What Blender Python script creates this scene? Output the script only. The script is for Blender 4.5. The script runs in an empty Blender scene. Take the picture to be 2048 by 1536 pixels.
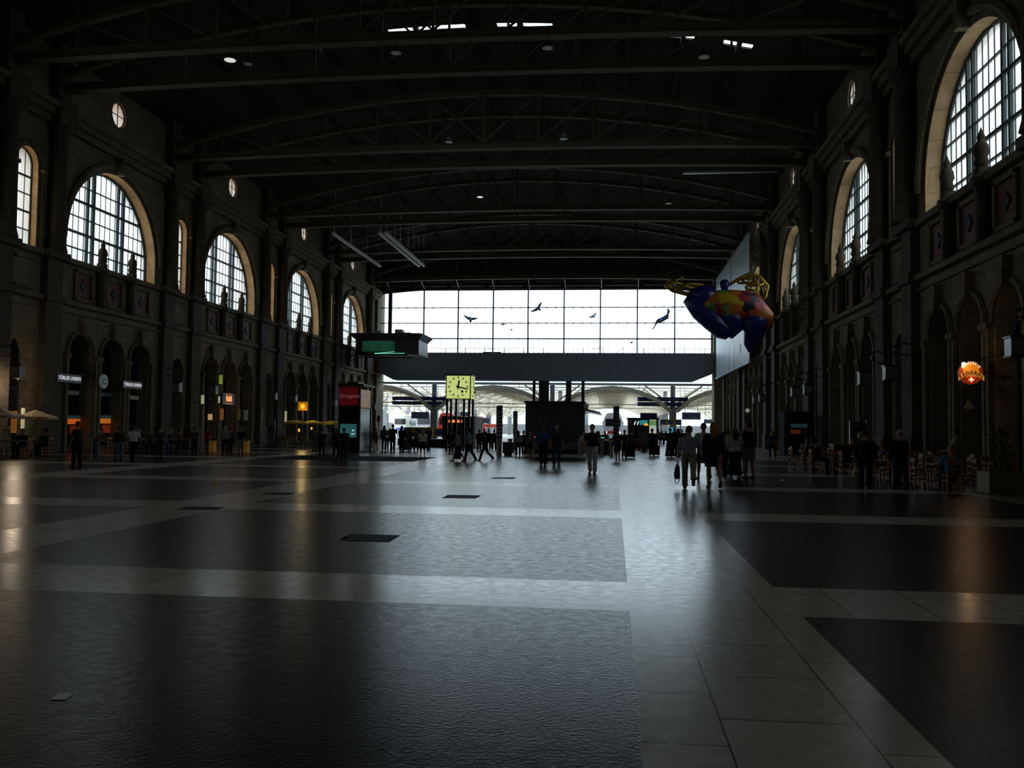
import bpy, bmesh, math, random
from mathutils import Vector, Matrix
random.seed(7)
PI = math.pi
scene = bpy.context.scene
COL = scene.collection

# ---------------------------------------------------------------- camera
F = 1800.0; H = 1.62
_y = Vector((204/F, -90/F, -1)).normalized()
_u = Vector((0.0065, 1, 0)); _u = (_u - _u.dot(_y)*_y).normalized()
_x = _y.cross(_u)
CR = Matrix(((_x[0], _x[1], _x[2]), (_y[0], _y[1], _y[2]), (_u[0], _u[1], _u[2])))   # camera -> world
cam_d = bpy.data.cameras.new('camera'); cam = bpy.data.objects.new('camera', cam_d); COL.objects.link(cam)
cam_d.sensor_width = 36; cam_d.lens = F/2048*36; cam_d.clip_end = 3000
cam.matrix_world = Matrix.Translation((0, 0, H)) @ CR.to_4x4()
scene.camera = cam
def ray(px, py): return CR @ Vector(((px-1024)/F, -(py-768)/F, -1))
def gnd(px, py, z=0.0):
    d = ray(px, py); t = (z-H)/d.z; return Vector((d.x*t, d.y*t, z))
def atY(px, py, Y):
    d = ray(px, py); t = Y/d.y; return Vector((d.x*t, Y, d.z*t+H))
def atX(px, py, X):
    d = ray(px, py); t = X/d.x; return Vector((X, d.y*t, d.z*t+H))

# ---------------------------------------------------------------- sky, daylight, exposure
scene.view_settings.view_transform = 'Standard'; scene.view_settings.look = 'None'
scene.view_settings.exposure = 0.0; scene.view_settings.gamma = 1.0
scene.view_settings.use_curve_mapping = False
world = bpy.data.worlds.new('sky'); scene.world = world; world.use_nodes = True
wn = world.node_tree.nodes; wl = world.node_tree.links
bg = wn['Background']; SKY = 4.2
geo = wn.new('ShaderNodeTexCoord'); sep = wn.new('ShaderNodeSeparateXYZ'); rmp = wn.new('ShaderNodeValToRGB')
wl.new(geo.outputs['Generated'], sep.inputs[0]); wl.new(sep.outputs['Z'], rmp.inputs[0]); wl.new(rmp.outputs[0], bg.inputs[0])
rmp.color_ramp.elements[0].position = 0.0; rmp.color_ramp.elements[0].color = (0.25, 0.25, 0.24, 1)
rmp.color_ramp.elements[1].position = 0.02; rmp.color_ramp.elements[1].color = (0.80, 0.92, 1.0, 1)
e_ = rmp.color_ramp.elements.new(0.6); e_.color = (0.62, 0.80, 1.0, 1)
bg.inputs[1].default_value = SKY
def portal(name, loc, rot, sx, sy):
    d = bpy.data.lights.new(name, 'AREA'); d.shape = 'RECTANGLE'; d.size = sx; d.size_y = sy; d.cycles.is_portal = True
    o = bpy.data.objects.new(name, d); COL.objects.link(o); o.location = loc; o.rotation_euler = rot

# ---------------------------------------------------------------- hall dimensions (metres)
WL, WR, YE, Y0 = -31.3, 13.5, 116.0, -25.0
BAY = 17.2
BAYS = [53 + BAY*k for k in range(-4, 4)]
PIERS = [44.4 + BAY*k for k in range(-3, 5)]
SILL, SPR, RAD = 11.1, 12.2, 5.0
THK = 1.1

# ---------------------------------------------------------------- materials
MATS = {}
def mat(name, col, rough=0.6, metal=0.0, emit=0.0, ecol=None, var=0.0, vscale=3.0, bump=0.0, bscale=8.0, spec=0.5, alpha=None, trans=0.0, stretch=(1, 1, 1), rvar=0.0):
    if name in MATS: return MATS[name]
    m = bpy.data.materials.new(name); m.use_nodes = True; MATS[name] = m
    n = m.node_tree.nodes; l = m.node_tree.links; b = n['Principled BSDF']
    b.inputs['Base Color'].default_value = (*col, 1); b.inputs['Roughness'].default_value = rough
    b.inputs['Metallic'].default_value = metal; b.inputs['Specular IOR Level'].default_value = spec
    if trans: b.inputs['Transmission Weight'].default_value = trans
    if emit:
        b.inputs['Emission Color'].default_value = (*(ecol or col), 1); b.inputs['Emission Strength'].default_value = emit
    tc = n.new('ShaderNodeTexCoord'); mp = n.new('ShaderNodeMapping'); mp.inputs['Scale'].default_value = stretch
    l.new(tc.outputs['Object'], mp.inputs[0])
    nz = n.new('ShaderNodeTexNoise'); nz.inputs['Scale'].default_value = vscale; nz.inputs['Detail'].default_value = 6
    l.new(mp.outputs[0], nz.inputs[0])
    v = var or 0.12
    mr = n.new('ShaderNodeMapRange'); mr.inputs[1].default_value = 0.3; mr.inputs[2].default_value = 0.7
    mr.inputs[3].default_value = 1-v; mr.inputs[4].default_value = 1+v
    l.new(nz.outputs[0], mr.inputs[0])
    mx = n.new('ShaderNodeMix'); mx.data_type = 'RGBA'; mx.blend_type = 'MULTIPLY'; mx.inputs[0].default_value = 1
    mx.inputs[6].default_value = (*col, 1); l.new(mr.outputs[0], mx.inputs[7]); l.new(mx.outputs[2], b.inputs['Base Color'])
    if rvar:
        r2 = n.new('ShaderNodeMapRange'); r2.inputs[1].default_value = 0.35; r2.inputs[2].default_value = 0.65
        r2.inputs[3].default_value = rough-rvar; r2.inputs[4].default_value = rough+rvar
        l.new(nz.outputs[0], r2.inputs[0]); l.new(r2.outputs[0], b.inputs['Roughness'])
    if bump:
        nb = n.new('ShaderNodeTexNoise'); nb.inputs['Scale'].default_value = bscale; nb.inputs['Detail'].default_value = 8
        l.new(mp.outputs[0], nb.inputs[0]); bp = n.new('ShaderNodeBump'); bp.inputs['Strength'].default_value = bump
        bp.inputs['Distance'].default_value = 0.02; l.new(nb.outputs[0], bp.inputs['Height']); l.new(bp.outputs[0], b.inputs['Normal'])
    return m
def stone(name, col, var=0.2, bw=1.3, bh=0.42, mortar=0.02, dark=0.55):
    m = mat(name, col, 0.9, spec=0.15, var=var, vscale=1.3, bump=0.25, bscale=14)
    n = m.node_tree.nodes; l = m.node_tree.links; b = n['Principled BSDF']
    tc = n.new('ShaderNodeTexCoord'); s = n.new('ShaderNodeSeparateXYZ'); cb = n.new('ShaderNodeCombineXYZ')
    l.new(tc.outputs['Object'], s.inputs[0]); add = n.new('ShaderNodeMath'); add.operation = 'ADD'
    l.new(s.outputs[0], add.inputs[0]); l.new(s.outputs[1], add.inputs[1])
    l.new(add.outputs[0], cb.inputs[0]); l.new(s.outputs[2], cb.inputs[1])
    br = n.new('ShaderNodeTexBrick'); l.new(cb.outputs[0], br.inputs[0]); br.inputs['Scale'].default_value = 1
    br.inputs['Brick Width'].default_value = bw; br.inputs['Row Height'].default_value = bh; br.inputs['Mortar Size'].default_value = mortar
    br.inputs['Color1'].default_value = (1, 1, 1, 1); br.inputs['Color2'].default_value = (0.82, 0.82, 0.8, 1); br.inputs['Mortar'].default_value = (dark, dark, dark, 1)
    src = b.inputs['Base Color'].links[0].from_socket
    mx = n.new('ShaderNodeMix'); mx.data_type = 'RGBA'; mx.blend_type = 'MULTIPLY'; mx.inputs[0].default_value = 1
    l.new(src, mx.inputs[6]); l.new(br.outputs[0], mx.inputs[7]); l.new(mx.outputs[2], b.inputs['Base Color'])
    return m
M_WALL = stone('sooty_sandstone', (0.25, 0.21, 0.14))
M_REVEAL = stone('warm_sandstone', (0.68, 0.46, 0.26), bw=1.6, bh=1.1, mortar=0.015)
M_REVEAL_L = stone('orange_sandstone', (0.85, 0.50, 0.24), bw=1.6, bh=1.1, mortar=0.015)  # warm sunlight on the left reveals is painted into this stone colour
M_TRIM = stone('carved_sandstone', (0.21, 0.175, 0.115), bw=2.2, bh=0.9)
M_PIL = mat('dark_marble', (0.10, 0.083, 0.06), 0.85, var=0.3, spec=0.15)
M_REDST = mat('red_stone', (0.15, 0.035, 0.028), 0.7, var=0.3)
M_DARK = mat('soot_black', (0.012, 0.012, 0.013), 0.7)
M_ROOF = mat('dark_roof_boards', (0.05, 0.045, 0.04), 0.9, spec=0.1, var=0.3, stretch=(1, 6, 1))
M_IRON = mat('olive_iron', (0.10, 0.083, 0.038), 0.6, var=0.25, spec=0.3)
M_STEEL = mat('dark_steel', (0.035, 0.038, 0.046), 0.5, metal=0.1)
M_FASC = mat('blue_grey_cladding', (0.30, 0.34, 0.42), 0.7, var=0.1)
M_BAR = mat('green_grey_paint', (0.05, 0.08, 0.085), 0.5)
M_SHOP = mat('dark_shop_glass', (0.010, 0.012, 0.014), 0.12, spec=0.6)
M_GALV = mat('brushed_steel', (0.45, 0.46, 0.47), 0.3, metal=1.0)
M_WHITE = mat('white_paint', (0.75, 0.75, 0.72), 0.5)
M_BLACK = mat('black_paint', (0.012, 0.012, 0.014), 0.4)

def glass_mat(name, frost):
    m = bpy.data.materials.new(name); m.use_nodes = True; n = m.node_tree.nodes; l = m.node_tree.links
    n.remove(n['Principled BSDF']); out = n['Material Output']
    tr = n.new('ShaderNodeBsdfTransparent'); tl = n.new('ShaderNodeBsdfTranslucent'); gl = n.new('ShaderNodeBsdfGlossy')
    gl.inputs['Roughness'].default_value = 0.08; gl.inputs[0].default_value = (0.8, 0.85, 0.85, 1)
    mx = n.new('ShaderNodeMixShader'); mx2 = n.new('ShaderNodeMixShader')
    tc = n.new('ShaderNodeTexCoord')
    if frost:
        # panes of obscured glass, each a slightly different grey; the lowest row is greyer
        s = n.new('ShaderNodeSeparateXYZ'); l.new(tc.outputs['Object'], s.inputs[0])
        cb = n.new('ShaderNodeCombineXYZ')
        fl = []
        for k, (ax, st, off) in enumerate(((1, 0.56, 0.0), (2, 0.95, 0.4))):
            a = n.new('ShaderNodeMath'); a.operation = 'MULTIPLY_ADD'; a.inputs[1].default_value = 1/st; a.inputs[2].default_value = off
            l.new(s.outputs[ax], a.inputs[0]); f = n.new('ShaderNodeMath'); f.operation = 'FLOOR'; l.new(a.outputs[0], f.inputs[0]); l.new(f.outputs[0], cb.inputs[k])
        wnz = n.new('ShaderNodeTexWhiteNoise'); l.new(cb.outputs[0], wnz.inputs[0])
        nz = n.new('ShaderNodeTexNoise'); nz.inputs['Scale'].default_value = 0.7; l.new(tc.outputs['Object'], nz.inputs[0])
        ad = n.new('ShaderNodeMath'); ad.operation = 'ADD'; l.new(wnz.outputs[0], ad.inputs[0]); l.new(nz.outputs[0], ad.inputs[1])
        low = n.new('ShaderNodeMapRange'); low.inputs[1].default_value = 12.00; low.inputs[2].default_value = 12.05
        low.inputs[3].default_value = 0.36; low.inputs[4].default_value = 1.0; l.new(s.outputs[2], low.inputs[0])
        mr = n.new('ShaderNodeMapRange'); mr.inputs[1].default_value = 0.4; mr.inputs[2].default_value = 1.4; mr.inputs[3].default_value = 0.6; mr.inputs[4].default_value = 1.0
        l.new(ad.outputs[0], mr.inputs[0])
        ml = n.new('ShaderNodeMath'); ml.operation = 'MULTIPLY'; l.new(mr.outputs[0], ml.inputs[0]); l.new(low.outputs[0], ml.inputs[1])
        cc = n.new('ShaderNodeCombineColor')
        for k, g in enumerate((FR*1.0, FR*0.97, FR*0.90)):
            q = n.new('ShaderNodeMath'); q.operation = 'MULTIPLY'; q.inputs[1].default_value = g; l.new(ml.outputs[0], q.inputs[0]); l.new(q.outputs[0], cc.inputs[k])
        l.new(cc.outputs[0], tr.inputs[0]); tl.inputs[0].default_value = (0.9, 0.88, 0.8, 1); mx.inputs[0].default_value = 0.5
    else:
        tr.inputs[0].default_value = (0.86, 0.9, 0.92, 1); mx.inputs[0].default_value = 0.0
    l.new(tr.outputs[0], mx.inputs[1]); l.new(tl.outputs[0], mx.inputs[2])
    l.new(mx.outputs[0], mx2.inputs[1]); l.new(gl.outputs[0], mx2.inputs[2]); mx2.inputs[0].default_value = 0.05
    l.new(mx2.outputs[0], out.inputs[0]); return m
FR = 0.46
M_FROST = glass_mat('obscured_glass', True)
M_CLEAR = glass_mat('clear_glass', False)

# ---------------------------------------------------------------- mesh helpers
class MB:
    def __init__(s): s.v = []; s.f = []; s.m = []
    def add(s, vs, fs, mi=0):
        b = len(s.v); s.v += [tuple(p) for p in vs]; s.f += [tuple(b+i for i in f) for f in fs]; s.m += [mi]*len(fs); return s
    def box(s, c, d, rz=0.0, mi=0, rot=None):
        x, y, z = d[0]/2, d[1]/2, d[2]/2
        R = rot if rot is not None else Matrix.Rotation(rz, 3, 'Z')
        vs = [R @ Vector((i*x, j*y, k*z)) + Vector(c) for k in (-1, 1) for j in (-1, 1) for i in (-1, 1)]
        return s.add(vs, [(0, 2, 3, 1), (4, 5, 7, 6), (0, 1, 5, 4), (2, 6, 7, 3), (0, 4, 6, 2), (1, 3, 7, 5)], mi)
    def bx(s, x0, x1, y0, y1, z0, z1, mi=0): return s.box(((x0+x1)/2, (y0+y1)/2, (z0+z1)/2), (abs(x1-x0), abs(y1-y0), abs(z1-z0)), mi=mi)
    def beam(s, a, b, w, h, mi=0, up=(0, 0, 1)):
        a = Vector(a); b = Vector(b); d = b-a; L = d.length; d.normalize(); u = Vector(up)
        if abs(d.dot(u)) > 0.99: u = Vector((0, 1, 0))
        r = d.cross(u).normalized(); u = r.cross(d)
        R = Matrix((r, d, u)).transposed()
        return s.box((a+b)/2, (w, L, h), rot=R, mi=mi)
    def ring(s, c, ax, rx, ry, n, ref):
        ax = ax.normalized(); r = ax.cross(ref)
        if r.length < 1e-3: r = ax.cross(Vector((1, 0, 0)))
        r.normalize(); u = r.cross(ax)
        return [c + r*(rx*math.cos(2*PI*i/n)) + u*(ry*math.sin(2*PI*i/n)) for i in range(n)]
    def tube(s, pts, rad, n=8, mi=0, caps=True, ref=(0, 1, 0.01)):
        pts = [Vector(p) for p in pts]; ref = Vector(ref); N = len(pts)
        if not hasattr(rad, '__len__'): rad = [rad]*N
        b = len(s.v)
        for i, p in enumerate(pts):
            d = (pts[min(i+1, N-1)] - pts[max(i-1, 0)])
            r = rad[i] if hasattr(rad[i], '__len__') else (rad[i], rad[i])
            s.v += [tuple(q) for q in s.ring(p, d, r[0], r[1], n, ref)]
        for i in range(N-1):
            for j in range(n):
                k = (j+1) % n
                s.f.append((b+i*n+j, b+i*n+k, b+(i+1)*n+k, b+(i+1)*n+j)); s.m.append(mi)
        if caps:
            s.f.append(tuple(b+j for j in range(n))[::-1]); s.m.append(mi)
            s.f.append(tuple(b+(N-1)*n+j for j in range(n))); s.m.append(mi)
        return s
    def lathe(s, prof, c=(0, 0, 0), n=16, mi=0):
        c = Vector(c); b = len(s.v); N = len(prof)
        for r, z in prof:
            s.v += [(c.x+r*math.cos(2*PI*i/n), c.y+r*math.sin(2*PI*i/n), c.z+z) for i in range(n)]
        for i in range(N-1):
            for j in range(n):
                k = (j+1) % n; s.f.append((b+i*n+j, b+i*n+k, b+(i+1)*n+k, b+(i+1)*n+j)); s.m.append(mi)
        s.f.append(tuple(b+j for j in range(n))[::-1]); s.m.append(mi)
        s.f.append(tuple(b+(N-1)*n+j for j in range(n))); s.m.append(mi)
        return s
    def ball(s, c, r, n=10, mi=0, rot=None):
        c = Vector(c); r = r if hasattr(r, '__len__') else (r, r, r); b = len(s.v); m = max(4, n//2+1)
        for i in range(m+1):
            t = PI*i/m
            for j in range(n):
                p = Vector((r[0]*math.sin(t)*math.cos(2*PI*j/n), r[1]*math.sin(t)*math.sin(2*PI*j/n), r[2]*math.cos(t)))
                if rot is not None: p = rot @ p
                s.v.append(tuple(c+p))
        for i in range(m):
            for j in range(n):
                k = (j+1) % n; s.f.append((b+i*n+j, b+(i+1)*n+j, b+(i+1)*n+k, b+i*n+k)); s.m.append(mi)
        return s
    def prism(s, pts, ex, mi=0):
        """polygon pts (3d list) extruded by vector ex"""
        b = len(s.v); n = len(pts); ex = Vector(ex)
        s.v += [tuple(Vector(p)) for p in pts] + [tuple(Vector(p)+ex) for p in pts]
        s.f += [tuple(b+i for i in range(n))[::-1], tuple(b+n+i for i in range(n))]; s.m += [mi, mi]
        for i in range(n):
            k = (i+1) % n; s.f.append((b+i, b+k, b+n+k, b+n+i)); s.m.append(mi)
        return s
    def split(s, name, mats, parent=None, smooth=False):
        p = list(range(len(s.v)))
        def fd(i):
            while p[i] != i: p[i] = p[p[i]]; i = p[i]
            return i
        for f in s.f:
            a = fd(f[0])
            for i in f[1:]: p[fd(i)] = a
        grp = {}
        for f, m in zip(s.f, s.m): grp.setdefault(fd(f[0]), []).append((f, m))
        out = []
        for fs in grp.values():
            q = MB(); mp = {}
            for f, m in fs:
                for i in f:
                    if i not in mp: mp[i] = len(q.v); q.v.append(s.v[i])
                q.f.append(tuple(mp[i] for i in f)); q.m.append(m)
            out.append(q.build(name, mats, parent, smooth))
        return out
    def build(s, name, mats, parent=None, smooth=False, fix=True):
        me = bpy.data.meshes.new(name); me.from_pydata(s.v, [], s.f)
        if not isinstance(mats, (list, tuple)): mats = [mats]
        for m in mats: me.materials.append(m)
        me.polygons.foreach_set('material_index', s.m)
        if smooth: me.polygons.foreach_set('use_smooth', [True]*len(s.f))
        if fix:
            bm = bmesh.new(); bm.from_mesh(me); bmesh.ops.recalc_face_normals(bm, faces=bm.faces); bm.to_mesh(me); bm.free()
        me.update()
        o = bpy.data.objects.new(name, me); COL.objects.link(o)
        if parent is not None: o.parent = parent
        return o
def tag(o, label, cat, group=None, kind=None):
    if label: o['label'] = label
    if cat: o['category'] = cat
    if group: o['group'] = group
    if kind: o['kind'] = kind
    return o
def thing(name, label, cat, loc=(0, 0, 0), rz=0.0, group=None):
    o = bpy.data.objects.new(name, None); COL.objects.link(o); o.location = loc; o.rotation_euler = (0, 0, rz)
    o.empty_display_size = 0.3
    return tag(o, label, cat, group)
def struct(o, label=None): o['kind'] = 'structure'; o['label'] = label or o.get('label', ''); return o
def dup(root, loc, rz=None, label=None, scale=None):
    r = root.copy(); COL.objects.link(r); r.location = loc
    if rz is not None: r.rotation_euler = (0, 0, rz)
    if label: r['label'] = label
    if scale: r.scale = (scale,)*3
    for ch in list(root.children):
        c = ch.copy(); COL.objects.link(c); c.parent = r
        for g in list(ch.children):
            d = g.copy(); COL.objects.link(d); d.parent = c
    return r
def text(name, body, size, m, parent, loc, rot, depth=0.01, bold=0.0, sx=1.0, align='CENTER'):
    cu = bpy.data.curves.new(name, 'FONT'); cu.body = body; cu.size = size; cu.extrude = depth; cu.offset = bold
    cu.align_x = align; cu.align_y = 'CENTER'
    t = bpy.data.objects.new(name, cu); COL.objects.link(t)
    dg = bpy.context.evaluated_depsgraph_get(); me = bpy.data.meshes.new_from_object(t.evaluated_get(dg))
    bpy.data.objects.remove(t); bpy.data.curves.remove(cu)
    me.materials.clear(); me.materials.append(m)
    o = bpy.data.objects.new(name, me); COL.objects.link(o); o.parent = parent
    o.matrix_local = Matrix.Translation(loc) @ rot.to_4x4() @ Matrix.Diagonal((sx, 1, 1, 1)); return o
ROT_CAM = Matrix.Rotation(PI/2, 3, 'X')                       # lettering upright, read from -Y
ROT_L = Matrix.Rotation(PI/2, 3, 'Z') @ ROT_CAM               # on the left wall, read from +X
ROT_R = Matrix.Rotation(-PI/2, 3, 'Z') @ ROT_CAM              # on the right wall, read from -X

def arch_pts(c, hw, z0, spr, n=20):
    pts = [(c-hw, z0), (c+hw, z0)]
    for i in range(n+1):
        a = PI*i/n; pts.append((c+hw*math.cos(a), spr+hw*math.sin(a)))
    return pts
def circ_pts(c, z, r, n=20): return [(c+r*math.cos(2*PI*i/n), z+r*math.sin(2*PI*i/n)) for i in range(n)]

# ---------------------------------------------------------------- floor
STR = [(0.15, 1.65)] + [(-9.05-9.2*k+0.0, -7.45-9.2*k) for k in range(0, 2)] + [(9.3, 10.8)]
CRS = [(8.2+8.42*k, 9.7+8.42*k) for k in range(-4, 12)]
def build_floor():
    xs = sorted({WL-6, WR+6} | {v for p in STR for v in p}); ys = sorted({Y0-2, YE+1.0} | {v for p in CRS for v in p if v < YE})
    s = MB()
    for i in range(len(xs)-1):
        for j in range(len(ys)-1):
            xm = (xs[i]+xs[i+1])/2; ym = (ys[j]+ys[j+1])/2
            st = any(a < xm < b for a, b in STR) or any(a < ym < b for a, b in CRS)
            if ym > 55 and xm > -9: st = True
            s.add([(xs[i], ys[j], 0), (xs[i+1], ys[j], 0), (xs[i+1], ys[j+1], 0), (xs[i], ys[j+1], 0)], [(0, 1, 2, 3)], 1 if st else 0)
    s.add([(-60, YE+1, 0), (60, YE+1, 0), (60, 330, 0), (-60, 330, 0)], [(0, 1, 2, 3)], 2)
    asph = mat('worn_asphalt', (0.014, 0.014, 0.015), 0.235, var=0.45, vscale=9.0, bump=0.13, bscale=34, spec=0.18, rvar=0.035)
    gran = mat('pale_granite', (0.60, 0.55, 0.44), 0.21, var=0.10, vscale=9, bump=0.03, bscale=5, spec=0.5, rvar=0.03)
    n = gran.node_tree.nodes; l = gran.node_tree.links; b = n['Principled BSDF']
    tc = n.new('ShaderNodeTexCoord'); mp = n.new('ShaderNodeMapping'); mp.inputs['Rotation'].default_value = (0, 0, PI/2)
    mp.inputs['Location'].default_value = (0.3, 0.9, 0)
    l.new(tc.outputs['Object'], mp.inputs[0]); br = n.new('ShaderNodeTexBrick'); l.new(mp.outputs[0], br.inputs[0])
    br.inputs['Scale'].default_value = 1; br.inputs['Brick Width'].default_value = 0.9; br.inputs['Row Height'].default_value = 0.75
    br.inputs['Mortar Size'].default_value = 0.006; br.inputs['Color1'].default_value = (1, 1, 1, 1); br.inputs['Color2'].default_value = (0.82, 0.82, 0.82, 1)
    br.inputs['Mortar'].default_value = (0.1, 0.1, 0.1, 1); br.offset = 0.5
    src = b.inputs['Base Color'].links[0].from_socket; mx = n.new('ShaderNodeMix'); mx.data_type = 'RGBA'; mx.blend_type = 'MULTIPLY'; mx.inputs[0].default_value = 1
    l.new(src, mx.inputs[6]); l.new(br.outputs[0], mx.inputs[7]); l.new(mx.outputs[2], b.inputs['Base Color'])
    conc = mat('platform_concrete', (0.35, 0.35, 0.34), 0.35, var=0.15)
    struct(s.build('floor', [asph, gran, conc], fix=False), 'dark asphalt hall floor crossed by pale granite strips')
build_floor()

# ---------------------------------------------------------------- side walls
def make_wall(name, X, sgn, label):
    cu = bpy.data.curves.new(name, 'CURVE'); cu.dimensions = '2D'; cu.fill_mode = 'BOTH'; cu.extrude = THK/2
    def spl(pts):
        sp = cu.splines.new('POLY'); sp.points.add(len(pts)-1); sp.use_cyclic_u = True
        for p, q in zip(sp.points, pts): p.co = (q[0], q[1], 0, 1)
    spl([(Y0, 0), (YE+4, 0), (YE+4, 23.2), (Y0, 23.2)])
    for c in BAYS:
        spl(arch_pts(c, RAD, SILL, SPR, 32)); spl(circ_pts(c, 21.1, 0.8))
        for d in (-3.3, 0, 3.3): spl(arch_pts(c+d, 1.2, 0.05, 5.6, 12))
    for c in PIERS[:-1]:
        spl(arch_pts(c, 0.85, 10.95, 15.55, 12)); spl(arch_pts(c, 0.9, 0.05, 5.4, 12))
    t = bpy.data.objects.new('tmp', cu); COL.objects.link(t)
    dg = bpy.context.evaluated_depsgraph_get(); me = bpy.data.meshes.new_from_object(t.evaluated_get(dg)); bpy.data.objects.remove(t)
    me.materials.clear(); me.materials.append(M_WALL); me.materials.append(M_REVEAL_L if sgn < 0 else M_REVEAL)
    for v in me.vertices:
        y, z, d = v.co; v.co = (X + sgn*(THK/2 + d), y, z)
    bm = bmesh.new(); bm.from_mesh(me); bmesh.ops.recalc_face_normals(bm, faces=bm.faces)
    for f in bm.faces:
        c = f.calc_center_median()
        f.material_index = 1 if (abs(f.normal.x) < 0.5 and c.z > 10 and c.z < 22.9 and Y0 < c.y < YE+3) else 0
    bm.to_mesh(me); bm.free()
    o = bpy.data.objects.new(name, me); COL.objects.link(o); struct(o, label)
    # dark rooms behind the ground-floor arches
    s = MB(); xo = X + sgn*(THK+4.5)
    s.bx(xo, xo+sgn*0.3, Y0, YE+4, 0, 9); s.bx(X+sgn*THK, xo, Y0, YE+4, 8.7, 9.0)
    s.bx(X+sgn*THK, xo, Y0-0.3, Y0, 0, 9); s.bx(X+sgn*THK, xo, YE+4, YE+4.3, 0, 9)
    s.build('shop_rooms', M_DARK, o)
    # cornice, string courses, frieze panels
    t = MB(); i = -sgn
    for z0, z1, pr in ((18.2, 18.6, .35), (18.6, 19.0, .6), (19.0, 19.3, .85), (10.75, 11.05, .3), (8.35, 8.6, .3), (7.9, 8.0, .15), (0, 0.6, .18)):
        if z0 < 1:
            continue
        if z0 > 10 and z0 < 11:
            t.bx(X, X+i*pr, Y0, YE, z0, z1)
        else: t.bx(X, X+i*pr, Y0, YE, z0, z1)
    for c in BAYS:      # arch hood mould with keystone
        P = []
        for k in range(25):
            a = PI*k/24; P.append((X+i*.12, c+5.45*math.cos(a), SPR+5.45*math.sin(a)))
        t.tube(P, 0.2, 6); t.beam((X+i*.15, c, SPR+5.0), (X+i*.15, c, SPR+6.1), .7, .35)
        for d in (-3.3, 0, 3.3):
            P = [(X+i*.08, c+d+1.35*math.cos(PI*k/10), 5.6+1.35*math.sin(PI*k/10)) for k in range(11)]
            t.tube(P, 0.13, 5); t.prism([(X, c+d-.28, 7.75), (X, c+d+.28, 7.75), (X, c+d+.18, 6.7), (X, c+d-.18, 6.7)], (i*.35, 0, 0))
            for e in (-1.45, 1.45):
                t.bx(X, X+i*.22, c+d+e-.12, c+d+e+.12, 0.0, 5.4); t.bx(X, X+i*.3, c+d+e-.18, c+d+e+.18, 5.35, 5.6)
            # frieze frame
            for q in (-.85, .85):
                t.bx(X, X+i*.16, c+d+q-.09, c+d+q+.09, 8.75, 10.55)
                t.bx(X, X+i*.16, c+d-.94, c+d+.94, 9.65+q-.09, 9.65+q+.09)
    for c in PIERS[:-1]:
        P = [(X+i*.06, c+1.15*math.cos(PI*k/12), 15.55+1.15*math.sin(PI*k/12)) for k in range(13)]
        t.tube(P, 0.14, 6)
        for e in (-1.15, 1.15):
            t.tube([(X+i*.06, c+e, 11.0), (X+i*.06, c+e, 15.4)], .11, 8); t.box((X+i*.08, c+e, 15.3), (.4, .36, .2))
        t.bx(X, X+i*.16, c-.85, c+.85, 8.75, 8.95); t.bx(X, X+i*.16, c-.85, c+.85, 10.35, 10.55)
    t.build('mouldings', M_TRIM, o)
    r = MB()
    for c in BAYS:
        for d in (-3.3, 0, 3.3):
            r.bx(X, X+i*.05, c+d-.7, c+d+.7, 8.95, 10.35, mi=0)
            r.prism([(X+i*.05, c+d-.34, 9.65), (X+i*.05, c+d, 9.31), (X+i*.05, c+d+.34, 9.65), (X+i*.05, c+d, 9.99)], (i*.06, 0, 0), mi=1)
    r.build('frieze_panels', [M_REDST, M_DARK], o)
    return o
make_wall('wall_left', WL, -1, 'sooty sandstone arcade wall on the side with the umbrellas')
make_wall('wall_right', WR, 1, 'sooty sandstone arcade wall behind the cafe tables')

TN = [0]
def tname(): TN[0] += 1; return 'trim_%d' % TN[0]
def pilaster(X, i, y):
    s = MB()
    s.bx(X, X+i*.5, y-.85, y+.85, 0, 1.4); s.bx(X, X+i*.4, y-.7, y+.7, 1.4, 8.3); s.bx(X, X+i*.55, y-.85, y+.85, 8.3, 8.7)
    s.bx(X, X+i*.4, y-.7, y+.7, 8.7, 10.7); s.bx(X, X+i*.7, y-.9, y+.9, 10.7, 11.1)
    s.tube([(X+i*.35, y, 11.1), (X+i*.35, y, 11.5), (X+i*.35, y, 17.0), (X+i*.35, y, 17.4), (X+i*.35, y, 18.2)], [.62, .52, .46, .52, .72], 12)
    s.bx(X, X+i*.9, y-.8, y+.8, 18.1, 19.6); s.bx(X, X+i*.6, y-.6, y+.6, 19.6, 22.9)
    return s
for X, i in ((WL, 1), (WR, -1)):
    for c in PIERS:
        for d in (-2.1, 2.1):
            if c+d > YE-1.5: continue
            struct(pilaster(X, i, c+d).build(tname(), M_PIL), 'engaged column on the arcade wall')
def finial(X, i, y):
    s = MB()
    s.bx(X, X+i*.45, y-.22, y+.22, 8.6, 11.3); s.bx(X, X+i*.55, y-.3, y+.3, 10.6, 11.0)
    s.lathe([(.2, 0), (.28, .15), (.22, .4), (.3, .55), (.26, .8), (.12, 1.0), (.16, 1.12), (.08, 1.3), (.01, 1.5)], (X+i*.25, y, 11.3), 8)
    return s
for X, i in ((WL, 1), (WR, -1)):
    for c in BAYS[2:]:
        for d in (-1.7, 1.7): struct(finial(X, i, c+d).build(tname(), M_PIL, smooth=True), 'carved stone finial standing before the window')

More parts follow.
